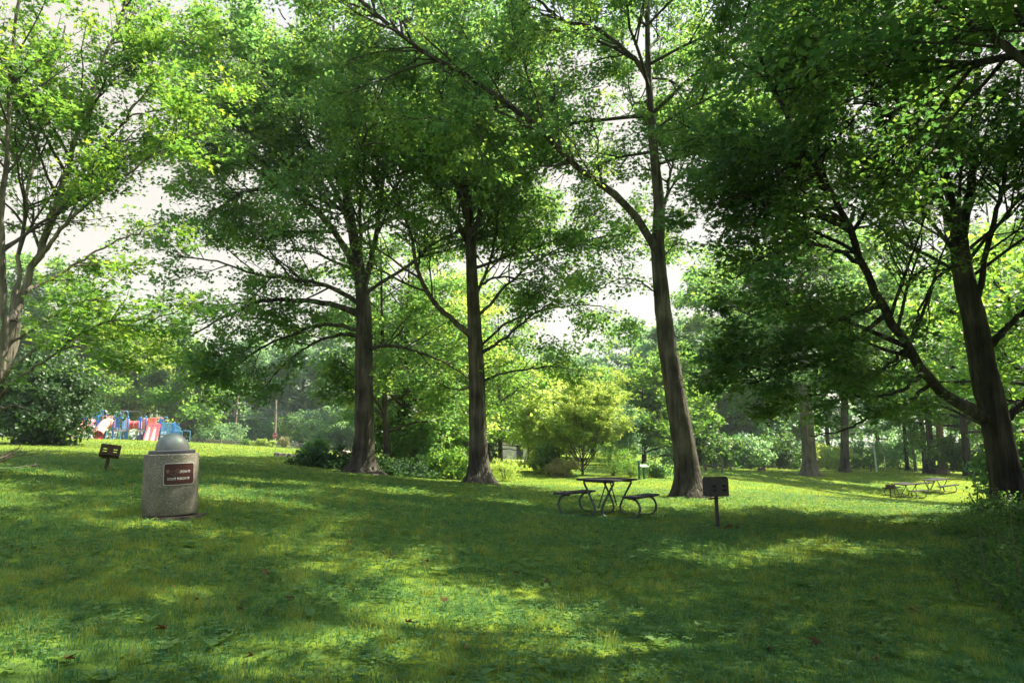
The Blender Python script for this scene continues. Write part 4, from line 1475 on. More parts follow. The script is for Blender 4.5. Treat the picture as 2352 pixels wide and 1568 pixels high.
dl = []
for px, py in ((802, 1252), (836, 1241), (457, 1389), (668, 1383), (1281, 1243), (1411, 1266), (383, 1461), (582, 1536), (1771, 1499), (1886, 1491), (2022, 1537), (1288, 1201), (1745, 1331), (1190, 1328), (1262, 1345),
               (102, 1158), (145, 1545), (1070, 1508), (560, 1422), (220, 1440), (395, 1366), (985, 1302), (905, 1285), (1530, 1495), (2110, 1420), (1370, 1228), (1015, 1398), (1690, 1260), (620, 1330), (930, 1450)):
    # walk down the line of sight until it meets the ground
    lo, hi = 3.5, 40.0
    for d in np.linspace(3.5, 40, 400):
        p_ = P(px, py, d)
        if p_[2] <= g1(p_[0], p_[1]):
            break
    dl.append(np.array([p_[0], p_[1], g1(p_[0], p_[1])]))
for k, q in enumerate(dl):
    hd = norm(rng.normal(size=(1, 3)) * np.array([1, 1, .25]))
    nr = norm(rng.normal(size=(1, 3)) * .45 + np.array([[0, 0, 1.]]))
    tmpl = [t_ * np.array([1, 1, 1]) + np.array([0, 0, 1]) * (np.abs(t_[:, 0:1]) * .5) for t_ in TRI]
    V = leaf_quads(rng, np.zeros((1, 3)), hd, nr, .085, tmpl)
    me = make_mesh('fallen_leaf', V, np.arange(12).reshape(-1, 4), [M['dead_leaf']], None, True, {'rnd': np.full(3, rng.random())})
    tag(link('fallen_leaf', me, None, (q[0], q[1], q[2] + .045)), 'curled brown fallen leaf lying on the shaded grass', 'fallen leaf', 'brown fallen leaves on the grass')

# ================================================================== the trees
Gz = ground_at
LIMB4 = [(1512, 590), (1485, 535), (1440, 475), (1390, 430), (1345, 400), (1290, 350), (1240, 300), (1180, 245), (1100, 195), (1020, 145), (950, 105), (880, 45), (800, -20)]
clear_limb([(x, y, 0, 22 - 3 * i / 13) for i, (x, y) in enumerate(LIMB4)], 26)
clear_limb([(x, y, 0, 22) for x, y in ((1587, 1142), (1567, 1000), (1547, 880), (1530, 770), (1518, 660), (1511, 570))], 30)
clear_limb([(x, y, 0, 22) for x, y in ((1490, 190), (1462, 140), (1420, 105), (1370, 65), (1310, 52), (1270, 32), (1230, -10))], 22)
clear_limb([(x, y, 0, 26.7) for x, y in ((1098, 1030), (1096, 950), (1094, 850), (1089, 740), (1084, 640), (1080, 540), (1072, 440))], 26)
clear_limb([(x, y, 0, 26.2) for x, y in ((1088, 775), (1040, 735), (990, 688), (960, 620), (945, 545), (920, 470))], 14)
clear_limb([(x, y, 0, 28.3) for x, y in ((836, 1000), (836, 900), (835, 800), (832, 690))], 32)
clear_limb([(x, y, 0, 27.3) for x, y in ((826, 640), (800, 580), (745, 505), (690, 455))], 14)
clear_limb([(x, y, 0, 16.5) for x, y in ((2308, 1080), (2290, 980), (2262, 860), (2240, 740), (2215, 640), (2202, 550), (2185, 470))], 34)
clear_limb([(x, y, 0, 16.5 - 2.8 * i / 8) for i, (x, y) in enumerate(((2275, 965), (2205, 925), (2135, 872), (2082, 790), (2032, 705), (1985, 610), (1950, 520), (1900, 430), (1850, 350)))], 30)
clear_limb([(x, y, 0, 75) for x, y in ((2005, 1018), (2013, 1040), (2014, 1070))], 20)
clear_limb([(x, y, 0, 90) for x, y in ((630, 930), (630, 970), (631, 1010))], 18)
clear_limb([(x, y, 0, 74) for x, y in ((190, 985), (300, 985), (420, 995))], 26)
clear_limb([(x, y, 0, 16.2) for x, y in ((2204, 560), (2185, 470), (2165, 370), (2148, 260), (2140, 120), (2140, 0))], 20)
clear_limb([(x, y, 0, 17) for x, y in ((2206, 560), (2226, 450), (2240, 330), (2244, 200), (2246, 60))], 18)
clear_limb([(x, y, 0, 15.2) for x, y in ((2195, 540), (2150, 440), (2110, 350), (2060, 220), (2020, 90))], 16)
clear_limb([(x, y, 0, 13.2) for x, y in ((30, 740), (55, 670), (85, 600), (110, 520), (135, 450), (165, 350), (190, 270))], 18)

# -- 1 slender maple cut by the left edge
B = Gz(-125, 12.5)
tree('maple_tree', 'slender many-stemmed maple with bright yellow-green leaves at the left edge of the photo', B,
     [(*B, .26), (*P(-85, 970, 12.6), .20), (*P(-28, 880, 12.8), .18), (*P(18, 800, 13), .15), (*P(30, 740, 13), .13)],
     [tr3(rad([(30, 740), (55, 670), (85, 600), (110, 520), (135, 450), (165, 350), (190, 270), (225, 170), (270, 60), (310, -80)], 0.089, 0.028), 13, 14.5),
      tr3(rad([(4, 850), (8, 700), (0, 560), (10, 420), (18, 260), (30, 120), (50, -60)], 0.074, 0.024), 12.6, 12),
      tr3(rad([(30, 730), (42, 620), (60, 480), (85, 320), (105, 190), (150, 60)], 0.056, 0.016), 13.2, 15),
      tr3(rad([(85, 600), (140, 530), (200, 470), (290, 400), (390, 335), (470, 300)], 0.044, 0.010), 13, 12.5),
      tr3(rad([(120, 500), (170, 430), (240, 330), (300, 260), (350, 180), (400, 100)], 0.041, 0.010), 13.2, 15),
      tr3(rad([(60, 670), (120, 640), (200, 590), (300, 540), (380, 500)], 0.037, 0.010), 13, 14.5),
      tr3(rad([(225, 170), (300, 130), (380, 110), (460, 80)], .024, .008), 13.8, 14.5),
      tr3(rad([(290, 270), (370, 250), (440, 240), (510, 250)], .022, .007), 14.2, 14),
      tr3(rad([(0, 880), (80, 800), (150, 782), (250, 737), (330, 735), (400, 715), (450, 690)], 0.033, 0.008), 12.8, 12.2),
      tr3(rad([(-20, 930), (40, 870), (100, 830), (150, 800), (210, 800)], 0.037, 0.010), 12.7, 11.5),
      tr3(rad([(20, 790), (100, 740), (160, 700), (230, 690)], 0.030, 0.008), 13, 11.5),
      tr3(rad([(-20, 960), (30, 930), (80, 950), (120, 965)], 0.026, 0.006), 12.7, 12.2)],
     None, seed=11, leaf='maple_leaf', bark='bark_grey', l2=(1.5, .38), l3=(3.4, .44), per=42, size=.092, template=TRI, spread=.13, tilt=.42, up=.12, flat=.6, l2len=(.8, 2.8), l3len=(.5, 1.3), zlim=13.5)

# -- 2 stout oak
B = Gz(830, 28.3)
tree('oak_tree', 'stout oak with a wide root flare and long limbs, beside the ivy mound', B,
     [(*B, 0.430), (*P(836, 1000, 28.3), 0.387), (*P(836, 900, 28.3), 0.370), (*P(835, 800, 28.3), 0.344), (*P(835, 720, 28.3), 0.310), (*P(828, 640, 28.3), 0.258), (*P(812, 540, 28.3), 0.189), (*P(795, 420, 28.5), 0.146), (*P(780, 280, 29), 0.103), (*P(770, 120, 29), 0.060), (*P(765, -40, 29), 0.052), (-7.2, 28.5, 24.5, .03)],
     [tr3(rad([(826, 640), (800, 580), (745, 505), (690, 455), (610, 435), (540, 450), (480, 505)], .19, .035), 28.3, 26),
      tr3(rad([(832, 725), (770, 700), (690, 690), (600, 692), (520, 725), (440, 770)], .16, .03), 28.3, 26.5),
      tr3(rad([(820, 600), (790, 480), (730, 370), (680, 300), (620, 240), (560, 170)], .15, .03), 28.3, 27),
      tr3(rad([(838, 650), (860, 560), (880, 420), (892, 270), (885, 110)], .15, .03), 28.3, 29),
      tr3(rad([(815, 570), (780, 400), (740, 240), (700, 120), (640, 20)], .14, .03), 28.3, 29.5),
      tr3(rad([(840, 800), (900, 795), (960, 808), (1030, 838), (1080, 870)], .09, .02), 28.3, 27.5),
      tr3(rad([(825, 770), (770, 770), (700, 800), (640, 850), (600, 900)], .09, .02), 28.3, 27),
      tr3(rad([(795, 440), (700, 320), (600, 230), (520, 160), (440, 60)], .08, .012), 28.5, 26.5),
      tr3(rad([(745, 505), (640, 400), (540, 330), (470, 300), (410, 280)], .07, .012), 27.8, 25),
      tr3(rad([(780, 300), (680, 170), (600, 80), (500, -20)], .06, .012), 28.8, 27.5),
      tr3(rad([(830, 700), (760, 660), (680, 640), (590, 630), (500, 600), (400, 590)], .11, .02), 28.3, 25),
      tr3(rad([(828, 760), (740, 745), (620, 790), (540, 840), (480, 860)], .09, .02), 28.3, 25.5)],
     dict(n=15, zmin=7.0, len=7.0, el=24, rk=.009), seed=12, leaf='oak_leaf', l2=(1.45, .46), l3=(3.3, .42), per=34, size=.142, spread=.19, tilt=.6, flat=.95, flare=1.0, up=.12, l2len=(1.4, 4.4), l3len=(.7, 2.0), zlim=18.5)

# -- 3 middle oak
B = Gz(1100, 26.7)
tree('oak_tree', 'tall straight oak standing alone at the middle of the lawn edge', B,
     [(*B, 0.376), (*P(1098, 1030, 26.7), 0.338), (*P(1096, 950, 26.7), 0.324), (*P(1094, 850, 26.7), 0.301), (*P(1089, 740, 26.7), 0.263), (*P(1084, 640, 26.7), 0.226), (*P(1080, 540, 26.7), 0.188), (*P(1072, 420, 26.7), 0.141), (*P(1062, 280, 26.7), 0.103), (*P(1055, 120, 26.7), 0.066), (*P(1050, -60, 26.7), 0.066), (-2.2, 26.5, 24.0, .03)],
     [tr3(rad([(1088, 775), (1040, 735), (990, 688), (960, 620), (945, 545), (920, 470), (885, 385), (850, 250)], .13, .03), 26.7, 25),
      tr3(rad([(1080, 575), (1050, 510), (1015, 455), (985, 370), (960, 260)], .11, .025), 26.7, 27.5),
      tr3(rad([(1085, 560), (1110, 450), (1122, 350), (1128, 220), (1140, 80)], .12, .03), 26.7, 26.2),
      tr3(rad([(1070, 500), (1045, 410), (1034, 310), (1012, 190), (990, 60), (975, -40)], .11, .03), 26.7, 26),
      tr3(rad([(1097, 815), (1140, 790), (1185, 755), (1230, 718), (1290, 680)], .08, .02), 26.7, 26),
      tr3(rad([(1088, 740), (1150, 670), (1230, 600), (1320, 560), (1410, 540), (1470, 530)], .07, .012), 26.7, 26),
      tr3(rad([(1094, 800), (1170, 740), (1260, 710), (1350, 700), (1430, 720)], .06, .012), 26.7, 27.5),
      tr3(rad([(1100, 880), (1150, 858), (1215, 848), (1270, 840), (1320, 850)], .06, .015), 26.7, 25.5),
      tr3(rad([(1088, 690), (1118, 620), (1138, 540), (1148, 430), (1144, 300)], .07, .02), 26.7, 25.8),
      tr3(rad([(1087, 670), (1130, 640), (1200, 640), (1280, 670), (1330, 690)], .06, .015), 26.7, 27),
      tr3(rad([(1080, 560), (1160, 525), (1250, 530), (1330, 560)], .07, .015), 26.7, 27.5),
      tr3(rad([(1094, 880), (1060, 895), (1020, 885), (970, 850)], .05, .012), 26.7, 27.5)],
     dict(n=16, zmin=8.0, len=6.4, el=25, rk=.009), seed=13, leaf='oak_leaf', l2=(1.35, .46), l3=(3.1, .42), per=34, size=.138, spread=.19, tilt=.6, flat=.95, flare=.95, up=.12, l2len=(1.3, 4.2), l3len=(.7, 1.9), zlim=21.5)

# -- 4 leaning tree
B = Gz(1587, 22)
tree('leaning_tree', 'leaning tree behind the picnic table, one very long limb slanting up to the left', B,
     [(*B, 0.391), (*P(1580, 1080, 22), 0.359), (*P(1567, 1000, 22), 0.341), (*P(1547, 880, 22), 0.309), (*P(1530, 770, 22), 0.278), (*P(1518, 660, 22), 0.241), (*P(1511, 570, 22), 0.214), (*P(1514, 470, 22), 0.182), (*P(1505, 380, 22), 0.155), (*P(1497, 280, 22), 0.132), (*P(1490, 180, 22), 0.109), (*P(1487, 60, 22), 0.082), (*P(1485, -150, 22), 0.068), (4.0, 21.6, 21.5, .03)],
     [tr3(rad([(1512, 590), (1485, 535), (1440, 475), (1390, 430), (1345, 400), (1290, 350), (1240, 300), (1180, 245), (1100, 195), (1020, 145), (950, 105), (880, 45), (800, -20), (700, -90)], .145, .05), 22, 19),
      tr3(rad([(1490, 190), (1462, 140), (1420, 105), (1370, 65), (1310, 52), (1270, 32), (1230, -10), (1190, -70)], .09, .045), 22, 21),
      tr3(rad([(1514, 500), (1535, 440), (1545, 360), (1580, 270), (1600, 150)], .07, .02), 22, 24),
      tr3(rad([(1520, 690), (1490, 660), (1450, 640), (1400, 650), (1360, 680)], .035, .008), 22, 21),
      tr3(rad([(1512, 610), (1540, 570), (1570, 560), (1610, 590)], .03, .008), 22, 22.5),
      tr3(rad([(1010, 140), (960, 118), (880, 120), (800, 140), (740, 170)], .05, .012), 19.6, 20.5),
      tr3(rad([(1000, 130), (1030, 170), (1085, 200), (1100, 290), (1108, 380)], .04, .012), 19.6, 19)],
     dict(n=22, zmin=10.5, len=6.2, el=14, bend=-.10, rk=.007), seed=14, leaf='oak_leaf', l2=(1.6, .42), l3=(3.4, .42), per=38, size=.126, template=KITE, spread=.17, tilt=.55, flat=.9, flare=.85, up=.1, l2len=(1.2, 3.6), l3len=(.6, 1.7), zlim=26)

# -- 5 big dark maple on the right
B = Gz(2326, 16.5)
tree('maple_tree', 'big dark maple with many upright stems at the right edge of the photo', B,
     [(*B, 0.344), (*P(2308, 1080, 16.5), 0.320), (*P(2290, 980, 16.5), 0.304), (*P(2262, 860, 16.5), 0.288), (*P(2240, 740, 16.5), 0.256), (*P(2215, 640, 16.5), 0.232), (*P(2202, 550, 16.5), 0.200)],
     [tr3(rad([(2204, 560), (2185, 470), (2165, 370), (2148, 260), (2140, 120), (2140, -60)], .13, .06), 16.5, 16),
      tr3(rad([(2206, 560), (2226, 450), (2240, 330), (2244, 200), (2246, 60), (2250, -90)], .125, .055), 16.5, 17.5),
      tr3(rad([(2195, 540), (2150, 440), (2110, 350), (2060, 220), (2020, 90), (1990, -40)], .085, .035), 16.5, 14),
      tr3(rad([(2238, 730), (2262, 600), (2290, 480), (2312, 380), (2335, 240), (2350, 100)], .08, .025), 16.5, 15),
      tr3(rad([(2275, 965), (2205, 925), (2135, 872), (2082, 790), (2032, 705), (1985, 610), (1950, 520), (1900, 430), (1850, 350), (1790, 240), (1740, 120)], .145, .03), 16.5, 12.5),
      tr3(rad([(2278, 790), (2320, 745), (2390, 690), (2460, 640)], .10, .03), 16.5, 15),
      tr3(rad([(1850, 350), (1790, 400), (1730, 440), (1680, 500), (1650, 560)], .045, .008), 12.8, 14),
      tr3(rad([(2205, 600), (2150, 640), (2110, 720), (2085, 800), (2050, 850)], .045, .012), 16.5, 14.5),
      tr3(rad([(1990, 620), (1930, 580), (1850, 560), (1760, 590), (1680, 640)], .06, .012), 14, 12),
      tr3(rad([(2040, 720), (1960, 780), (1880, 830), (1790, 860), (1720, 880)], .06, .012), 14.8, 13),
      tr3(rad([(2120, 860), (2060, 900), (1990, 910), (1920, 900), (1850, 910)], .05, .012), 15.5, 14),
      tr3(rad([(1900, 430), (1830, 380), (1750, 350), (1660, 340)], .05, .012), 13.3, 12),
      tr3(rad([(2140, 875), (2080, 930), (2000, 960), (1930, 990), (1860, 1000)], .05, .010), 16.0, 14.5),
      tr3(rad([(2030, 705), (1960, 720), (1870, 760), (1790, 800), (1700, 830)], .05, .010), 14.6, 13),
      tr3(rad([(2085, 800), (2010, 860), (1930, 920), (1880, 950)], .045, .010), 15, 15.5),
      tr3(rad([(1950, 520), (1880, 500), (1790, 470), (1700, 450), (1640, 470)], .05, .010), 13.6, 12.5),
      tr3(rad([(2150, 440), (2050, 380), (1940, 330), (1830, 250)], .05, .012), 15.5, 13.5),
      tr3(rad([(2110, 340), (2000, 230), (1880, 130), (1760, 40)], .05, .012), 15, 14),
      [(*P(2140, -60, 16), .07), (8.8, 15.4, 15.5, .06), (8.0, 14.6, 19, .045), (7.4, 14.2, 22.5, .015)],
      [(*P(2250, -90, 17.5), .06), (11.8, 17.6, 17, .055), (12.2, 17.8, 20, .04), (12.4, 17.9, 23.5, .015)],
      [(*P(1990, -40, 14), .05), (6.2, 13.2, 13.5, .045), (5.0, 12.6, 16.5, .03), (4.2, 12.2, 19.5, .012)],
      [(8.8, 15.4, 15.5, .06), (6.6, 16.0, 17.4, .04), (4.2, 16.4, 18.4, .012)],
      [(8.4, 15.0, 17.0, .06), (7.4, 11.5, 19.0, .04), (6.4, 9.0, 20.0, .012)],
      [(12.0, 17.7, 18.0, .06), (13.4, 20.2, 19.5, .04), (14.5, 22.0, 20.0, .012)],
      [(11.8, 17.6, 16.5, .06), (14.4, 15.2, 18.5, .04), (16.4, 13.6, 19.4, .012)],
      tr3(rad([(2290, 1000), (2340, 930), (2400, 890), (2500, 850)], .10, .03), 16.5, 16)],
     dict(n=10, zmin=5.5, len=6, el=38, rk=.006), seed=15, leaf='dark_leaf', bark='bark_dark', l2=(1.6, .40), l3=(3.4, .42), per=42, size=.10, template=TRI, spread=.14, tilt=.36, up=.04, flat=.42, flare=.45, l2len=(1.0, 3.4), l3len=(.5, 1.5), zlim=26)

# -- 6 overhanging neighbour whose limbs enter the top right corner
B = np.array([8.6, 8.0, g1(8.6, 8.0)])
tree('maple_tree', 'maple beyond the right edge whose dark limbs cross the top right corner', B,
     [(*B, .34), (8.6, 8.0, B[2] + 3, .30), (8.5, 8.1, B[2] + 6, .26), (8.4, 8.3, B[2] + 10, .2), (8.3, 8.4, B[2] + 15, .12), (8.1, 8.3, B[2] + 20, .03)],
     [[(8.5, 8.1, B[2] + 5.2, .11), (*P(2352, 135, 9), .06), (*P(2250, 60, 9.3), .048), (*P(2150, 5, 9.6), .034), (*P(2050, -80, 10), .03)],
      [(8.5, 8.1, B[2] + 6.0, .10), (*P(2400, 80, 9), .05), (*P(2330, 30, 9.3), .042), (*P(2280, -30, 9.6), .034), (*P(2200, -120, 10), .03)],
      [(8.4, 8.3, B[2] + 9, .1), (6, 8.5, B[2] + 11, .06), (3.5, 9, B[2] + 12.2, .03), (1.5, 9.5, B[2] + 12.6, .012)],
      [(8.4, 8.3, B[2] + 8, .1), (7, 6.0, B[2] + 10, .06), (5, 4, B[2] + 11, .03), (3, 2.5, B[2] + 11.5, .012)]],
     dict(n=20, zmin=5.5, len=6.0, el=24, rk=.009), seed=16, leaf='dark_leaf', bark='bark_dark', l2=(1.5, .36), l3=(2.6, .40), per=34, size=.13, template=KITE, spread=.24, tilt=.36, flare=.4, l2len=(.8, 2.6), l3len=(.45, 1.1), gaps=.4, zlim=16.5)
for k, (x, y, h, ln, lab) in enumerate(((15.5, 7.5, 20, 6.2, 'tall maple out of the frame to the right that shades the lawn'), (12.5, .5, 19, 6.2, 'tall maple behind the camera that shades the near lawn'), (20.5, 13.5, 22, 6.6, 'tall maple farther out to the right of the big dark maple'))):
    B = np.array([x, y, g1(x, y)])
    tree('maple_tree', lab, B, [(*B, .38), (x, y, B[2] + h * .3, .3), (x + .2, y, B[2] + h * .6, .2), (x, y + .2, B[2] + h * .95, .04)], [],
         dict(n=28, zmin=4, len=ln, el=18), seed=40 + k, leaf='dark_leaf', bark='bark_dark', l2=(1.3, .4), l3=(2.2, .4), per=16, size=.27, spread=.34, gaps=0, flare=.4, zlim=22)

# -- 7 oaks on the far right lawn
B = Gz(1861, 50)
tree('oak_tree', 'thick old oak with a furrowed fused trunk on the far right lawn', B,
     [(*B, .52), (*P(1859, 1040, 50), .47), (*P(1853, 960, 50), .44), (*P(1848, 860, 50), .38), (*P(1842, 760, 50), .32), (*P(1838, 640, 50), .18), (*P(1835, 570, 50), .06)], [],
     dict(n=26, zmin=5.5, len=8, el=12, bend=-.12), seed=17, leaf='oak_leaf', bark='bark_grey', l2=(1.1, .4), l3=(2.0, .38), per=22, size=.27, spread=.36, flare=.55, gaps=.8, zlim=24)
B = Gz(1941, 56)
tree('oak_tree', 'slimmer oak right of the thick old oak on the far right lawn', B,
     [(*B, .36), (*P(1941, 1030, 56), .31), (*P(1940, 940, 56), .28), (*P(1940, 800, 56), .25), (*P(1938, 680, 56), .10), (*P(1938, 600, 56), .04)], [],
     dict(n=24, zmin=6, len=7, el=14, bend=-.1), seed=18, leaf='oak_leaf', l2=(1.1, .4), l3=(2.0, .38), per=20, size=.28, spread=.38, flare=.4, gaps=.8, zlim=24)

# -- 8 woodland behind the big dark maple
for k, (px, d, r0, lean, h, lf, lab, bk) in enumerate((
        (2127, 76, .28, 0, 17, 'oak_leaf', 'dark trunk behind the farthest picnic table, left of the two tan trunks', 'bark_dark'),
        (2143, 62, .30, 0, 16, 'dark_leaf', 'brown trunk left of the torn orange trunk at the far right', 'bark'),
        (2167, 64, .34, 0, 17, 'dark_leaf', 'torn orange-brown trunk with a splayed foot at the far right', 'bark_tan'),
        (2104, 84, .16, -1.2, 16, 'teal_leaf', 'thin pale leaning trunk behind the farthest picnic table', 'bark_grey'),
        (2085, 88, .22, 0, 18, 'teal_leaf', 'thin dark trunk left of the pale leaning trunk', 'bark_dark'),
        (2420, 27, .30, 0, 10, 'maple_leaf', 'sunlit maple close behind the big dark maple', 'bark_dark'),
        (2225, 55, .30, 0, 15, 'oak_leaf', 'leafy oak between the torn orange trunk and the big dark maple', 'bark_dark'),
        (2315, 36, .28, 0, 10, 'dark_leaf', 'dense low-branched maple behind the big dark maple trunk', 'bark_dark'))):
    B = Gz(px, d)
    tree('woodland_tree', lab, B, [(*B, r0), (B[0] + lean * .2, B[1], B[2] + h * .3, r0 * .8), (B[0] + lean * .6, B[1], B[2] + h * .6, r0 * .5), (B[0] + lean, B[1], B[2] + h * .96, .03)], [],
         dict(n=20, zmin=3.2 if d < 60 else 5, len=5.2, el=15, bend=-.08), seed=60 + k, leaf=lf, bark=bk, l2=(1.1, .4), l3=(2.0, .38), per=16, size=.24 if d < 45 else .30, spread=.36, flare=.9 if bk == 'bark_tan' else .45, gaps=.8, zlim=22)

# -- 9 thicket between the stout oak and the middle oak
for k, (px, d, r0, lean, h, lf, lab) in enumerate((
        (892, 34, .17, -.7, 12, 'oak_leaf', 'young tree with a leaning thin trunk just right of the stout oak'),
        (925, 37, .20, .1, 13, 'oak_leaf', 'ivy-wrapped dark trunk in the thicket between the two oaks'),
        (985, 40, .14, .3, 12, 'lime_leaf', 'bright feathery tree in the thicket left of the middle oak'),
        (1065, 44, .18, .7, 12, 'maple_leaf', 'leaning brown-trunked tree just left of the middle oak'),
        (1150, 46, .16, -.2, 11, 'maple_leaf', 'light green tree just right of the middle oak'))):
    B = Gz(px, d)
    tree('young_tree', lab, B, [(*B, r0), (B[0] + lean * .4, B[1], B[2] + h * .3, r0 * .8), (B[0] + lean * .7, B[1], B[2] + h * .6, r0 * .45), (B[0] + lean, B[1], B[2] + h * .97, .02)], [],
         dict(n=20, zmin=1.6, len=3.6, el=18, bend=-.10), seed=80 + k, leaf=lf, bark='bark', l2=(1.4, .42), l3=(2.4, .4), per=20, size=.19, spread=.30, flare=.35, gaps=.8, zlim=15)
# ivy on the wrapped trunk is a plant of its own
bush('ivy', 'dark ivy climbing the trunk in the thicket right of the stout oak', Gz(925, 36.7), (.75, .75, 7.5), 'ivy_leaf', 130, 42, .13, .28, 90, inner=.6, stem=False, shape='round', cat='ivy')

# -- 10 trees behind the playground and along the road, each grown on its own
def far_tree(name, px, d, top_py, leaf, seed, lab, ln=5.2, bark='bark', r0=.30, zmin=2.2, lean=0, group=None):
    B = Gz(px, d)
    h = P(px, top_py, d)[2] - B[2]
    tree(name, lab, B, [(*B, r0), (B[0] + lean * .3, B[1], B[2] + h * .3, r0 * .8), (B[0] + lean * .6, B[1], B[2] + h * .6, r0 * .5), (B[0] + lean, B[1], B[2] + h * .94, .03)], [],
         dict(n=32, zmin=zmin, len=ln, el=8, bend=-.10), seed=seed, leaf=leaf, bark=bark, l2=(1.2, .42), l3=(2.0, .40), per=(17 if d > 80 else 30), size=(.42 if d > 80 else .27), spread=(.48 if d > 80 else .34), tilt=.5, flare=.4, gaps=.9, zlim=24, group=group)


far_tree('yellow_maple', 235, 92, 745, 'lime_leaf', 101, 'yellow-green maple rising directly behind the tube slides', 5.5)
far_tree('yellow_maple', 335, 97, 765, 'lime_leaf', 102, 'yellow-green maple behind the playground tunnel and double slide', 5.2)
far_tree('yellow_maple', 420, 90, 800, 'maple_leaf', 103, 'green maple behind the right end of the playground', 4.6)
far_tree('yellow_maple', 120, 86, 600, 'maple_leaf', 104, 'taller maple behind the dark evergreen, left of the playground', 6.0)
far_tree('roadside_tree', 475, 104, 850, 'teal_leaf', 105, 'low spreading bluish tree right of the playground, left of the first utility pole', 6.2, zmin=.8)
far_tree('roadside_tree', 560, 118, 770, 'teal_leaf', 106, 'bluish tree behind the leaning utility pole', 6.0, zmin=.9)
far_tree('roadside_tree', 612, 121, 790, 'teal_leaf', 107, 'dark-trunked bluish tree between the two utility poles', 6.4, 'bark_dark', .45, 2.2)
far_tree('roadside_tree', 690, 118, 770, 'teal_leaf', 108, 'bluish tree right of the grey utility pole', 6.4, 'bark_dark', .4, 1.6)
far_tree('roadside_tree', 770, 112, 690, 'teal_leaf', 109, 'bluish tree behind the stout oak trunk', 6.0, zmin=.9)
far_tree('roadside_tree', 350, 122, 610, 'teal_leaf', 110, 'bluish tree top showing above the yellow-green maples', 6.5)
far_tree('roadside_tree', -30, 84, 560, 'oak_leaf', 111, 'tall oak behind the slender maple at the left edge', 6.5)
far_tree('far_tree', 870, 100, 680, 'oak_leaf', 112, 'tall green tree above the thicket right of the stout oak', 6)
far_tree('far_tree', 980, 92, 650, 'oak_leaf', 113, 'tall green tree behind the thicket, left of the middle oak', 6)
far_tree('far_tree', 1090, 98, 760, 'teal_leaf', 114, 'bluish tree hidden behind the middle oak trunk', 5.5)
far_tree('far_tree', 1180, 105, 835, 'teal_leaf', 115, 'bluish tree above the pale building in the gap', 5.5)
far_tree('far_tree', 1275, 100, 815, 'teal_leaf', 116, 'rounded bluish tree behind the lime sapling', 5.5)
far_tree('far_tree', 1362, 108, 800, 'teal_leaf', 117, 'rounded bluish tree right of the lime sapling, under the open sky', 5.8)
far_tree('far_tree', 1455, 98, 740, 'teal_leaf', 118, 'bluish tree left of the leaning trunk, above the trail sign', 5.6)
far_tree('far_tree', 1545, 92, 730, 'teal_leaf', 119, 'bluish-green tree behind the leaning trunk', 5.4)
far_tree('far_tree', 1635, 88, 830, 'maple_leaf', 120, 'yellow-green tree right of the leaning trunk', 5.0)
far_tree('far_tree', 1715, 86, 760, 'teal_leaf', 121, 'dark bluish tree behind the far stump', 5.6)
far_tree('far_tree', 1790, 94, 640, 'teal_leaf', 122, 'tall bluish tree left of the thick old oak', 6)
far_tree('far_tree', 1905, 100, 520, 'teal_leaf', 123, 'tall bluish tree between the two far oaks', 6)
far_tree('far_tree', 2020, 112, 540, 'teal_leaf', 124, 'pale bluish tree behind the white lamp post', 6.4)
far_tree('far_tree', 2190, 96, 400, 'teal_leaf', 125, 'tall bluish tree behind the torn orange trunk', 7.5)
far_tree('far_tree', 2225, 66, 230, 'oak_leaf', 127, 'very tall oak behind the upright stems of the big dark maple', 7.5, 'bark_dark')
far_tree('far_tree', 2330, 74, 300, 'oak_leaf', 126, 'tall oak far behind the big dark maple', 7.5)

for k, (px, d, top, lf, ln, lab) in enumerate((
        (1120, 60, 800, 'maple_leaf', 4.2, 'sunlit light green tree just right of the middle oak, behind the thicket'), (1215, 66, 850, 'lime_leaf', 4.0, 'rounded yellow-green tree above the lime maple sapling'),
        (1305, 58, 885, 'lime_leaf', 3.4, 'yellow-green tree directly behind the willow sapling'), (1400, 66, 860, 'maple_leaf', 3.8, 'light green tree to the right behind the willow sapling'),
        (1480, 60, 850, 'maple_leaf', 3.8, 'light green tree above the green trail sign'), (1555, 64, 790, 'maple_leaf', 3.6, 'mid-green tree partly behind the leaning trunk'),
        (1650, 86, 560, 'maple_leaf', 5.4, 'tall sunlit tree right of the leaning trunk'), (1740, 90, 690, 'oak_leaf', 5.2, 'green tree left of the thick old oak, nearer than the bluish ones'))):
    far_tree('sunlit_tree', px, d, top, lf, 140 + k, lab, ln, zmin=.9, r0=.2)

# -- 11 shrubs
bush('evergreen_bush', 'dense dark rounded evergreen bush at the left edge beside the playground', Gz(92, 37), (4.5, 4.2, 4.6), 'needle_leaf', 520, 46, .17, .42, 201, KITE, .45, .2, inner=.62, cat='bush')
bush('ivy_mound', 'low dark ivy mound left of the stout oak', Gz(752, 33), (3.0, 2.4, .75), 'ivy_leaf', 130, 46, .13, .32, 202, shape='mound', stem=False, cat='ivy')
bush('ivy_mound', 'dark ivy patch right of the stout oak roots', Gz(925, 32.5), (3.6, 2.2, .7), 'ivy_leaf', 150, 46, .13, .32, 203, shape='mound', stem=False, cat='ivy')
bush('shrub', 'upright leafy shrub on the ivy mound, left end', Gz(722, 34.5), (1.2, 1.1, 1.1), 'oak_leaf', 44, 36, .15, .26, 204)
bush('shrub', 'dark shrub in the shade at the right of the ivy patch', Gz(955, 35), (2.4, 1.8, 2.6), 'oak_leaf', 120, 40, .15, .34, 205)
bush('shrub', 'light green shrub low at the edge left of the middle oak', Gz(1030, 33.5), (2.6, 1.6, 1.3), 'maple_leaf', 110, 40, .12, .3, 206)
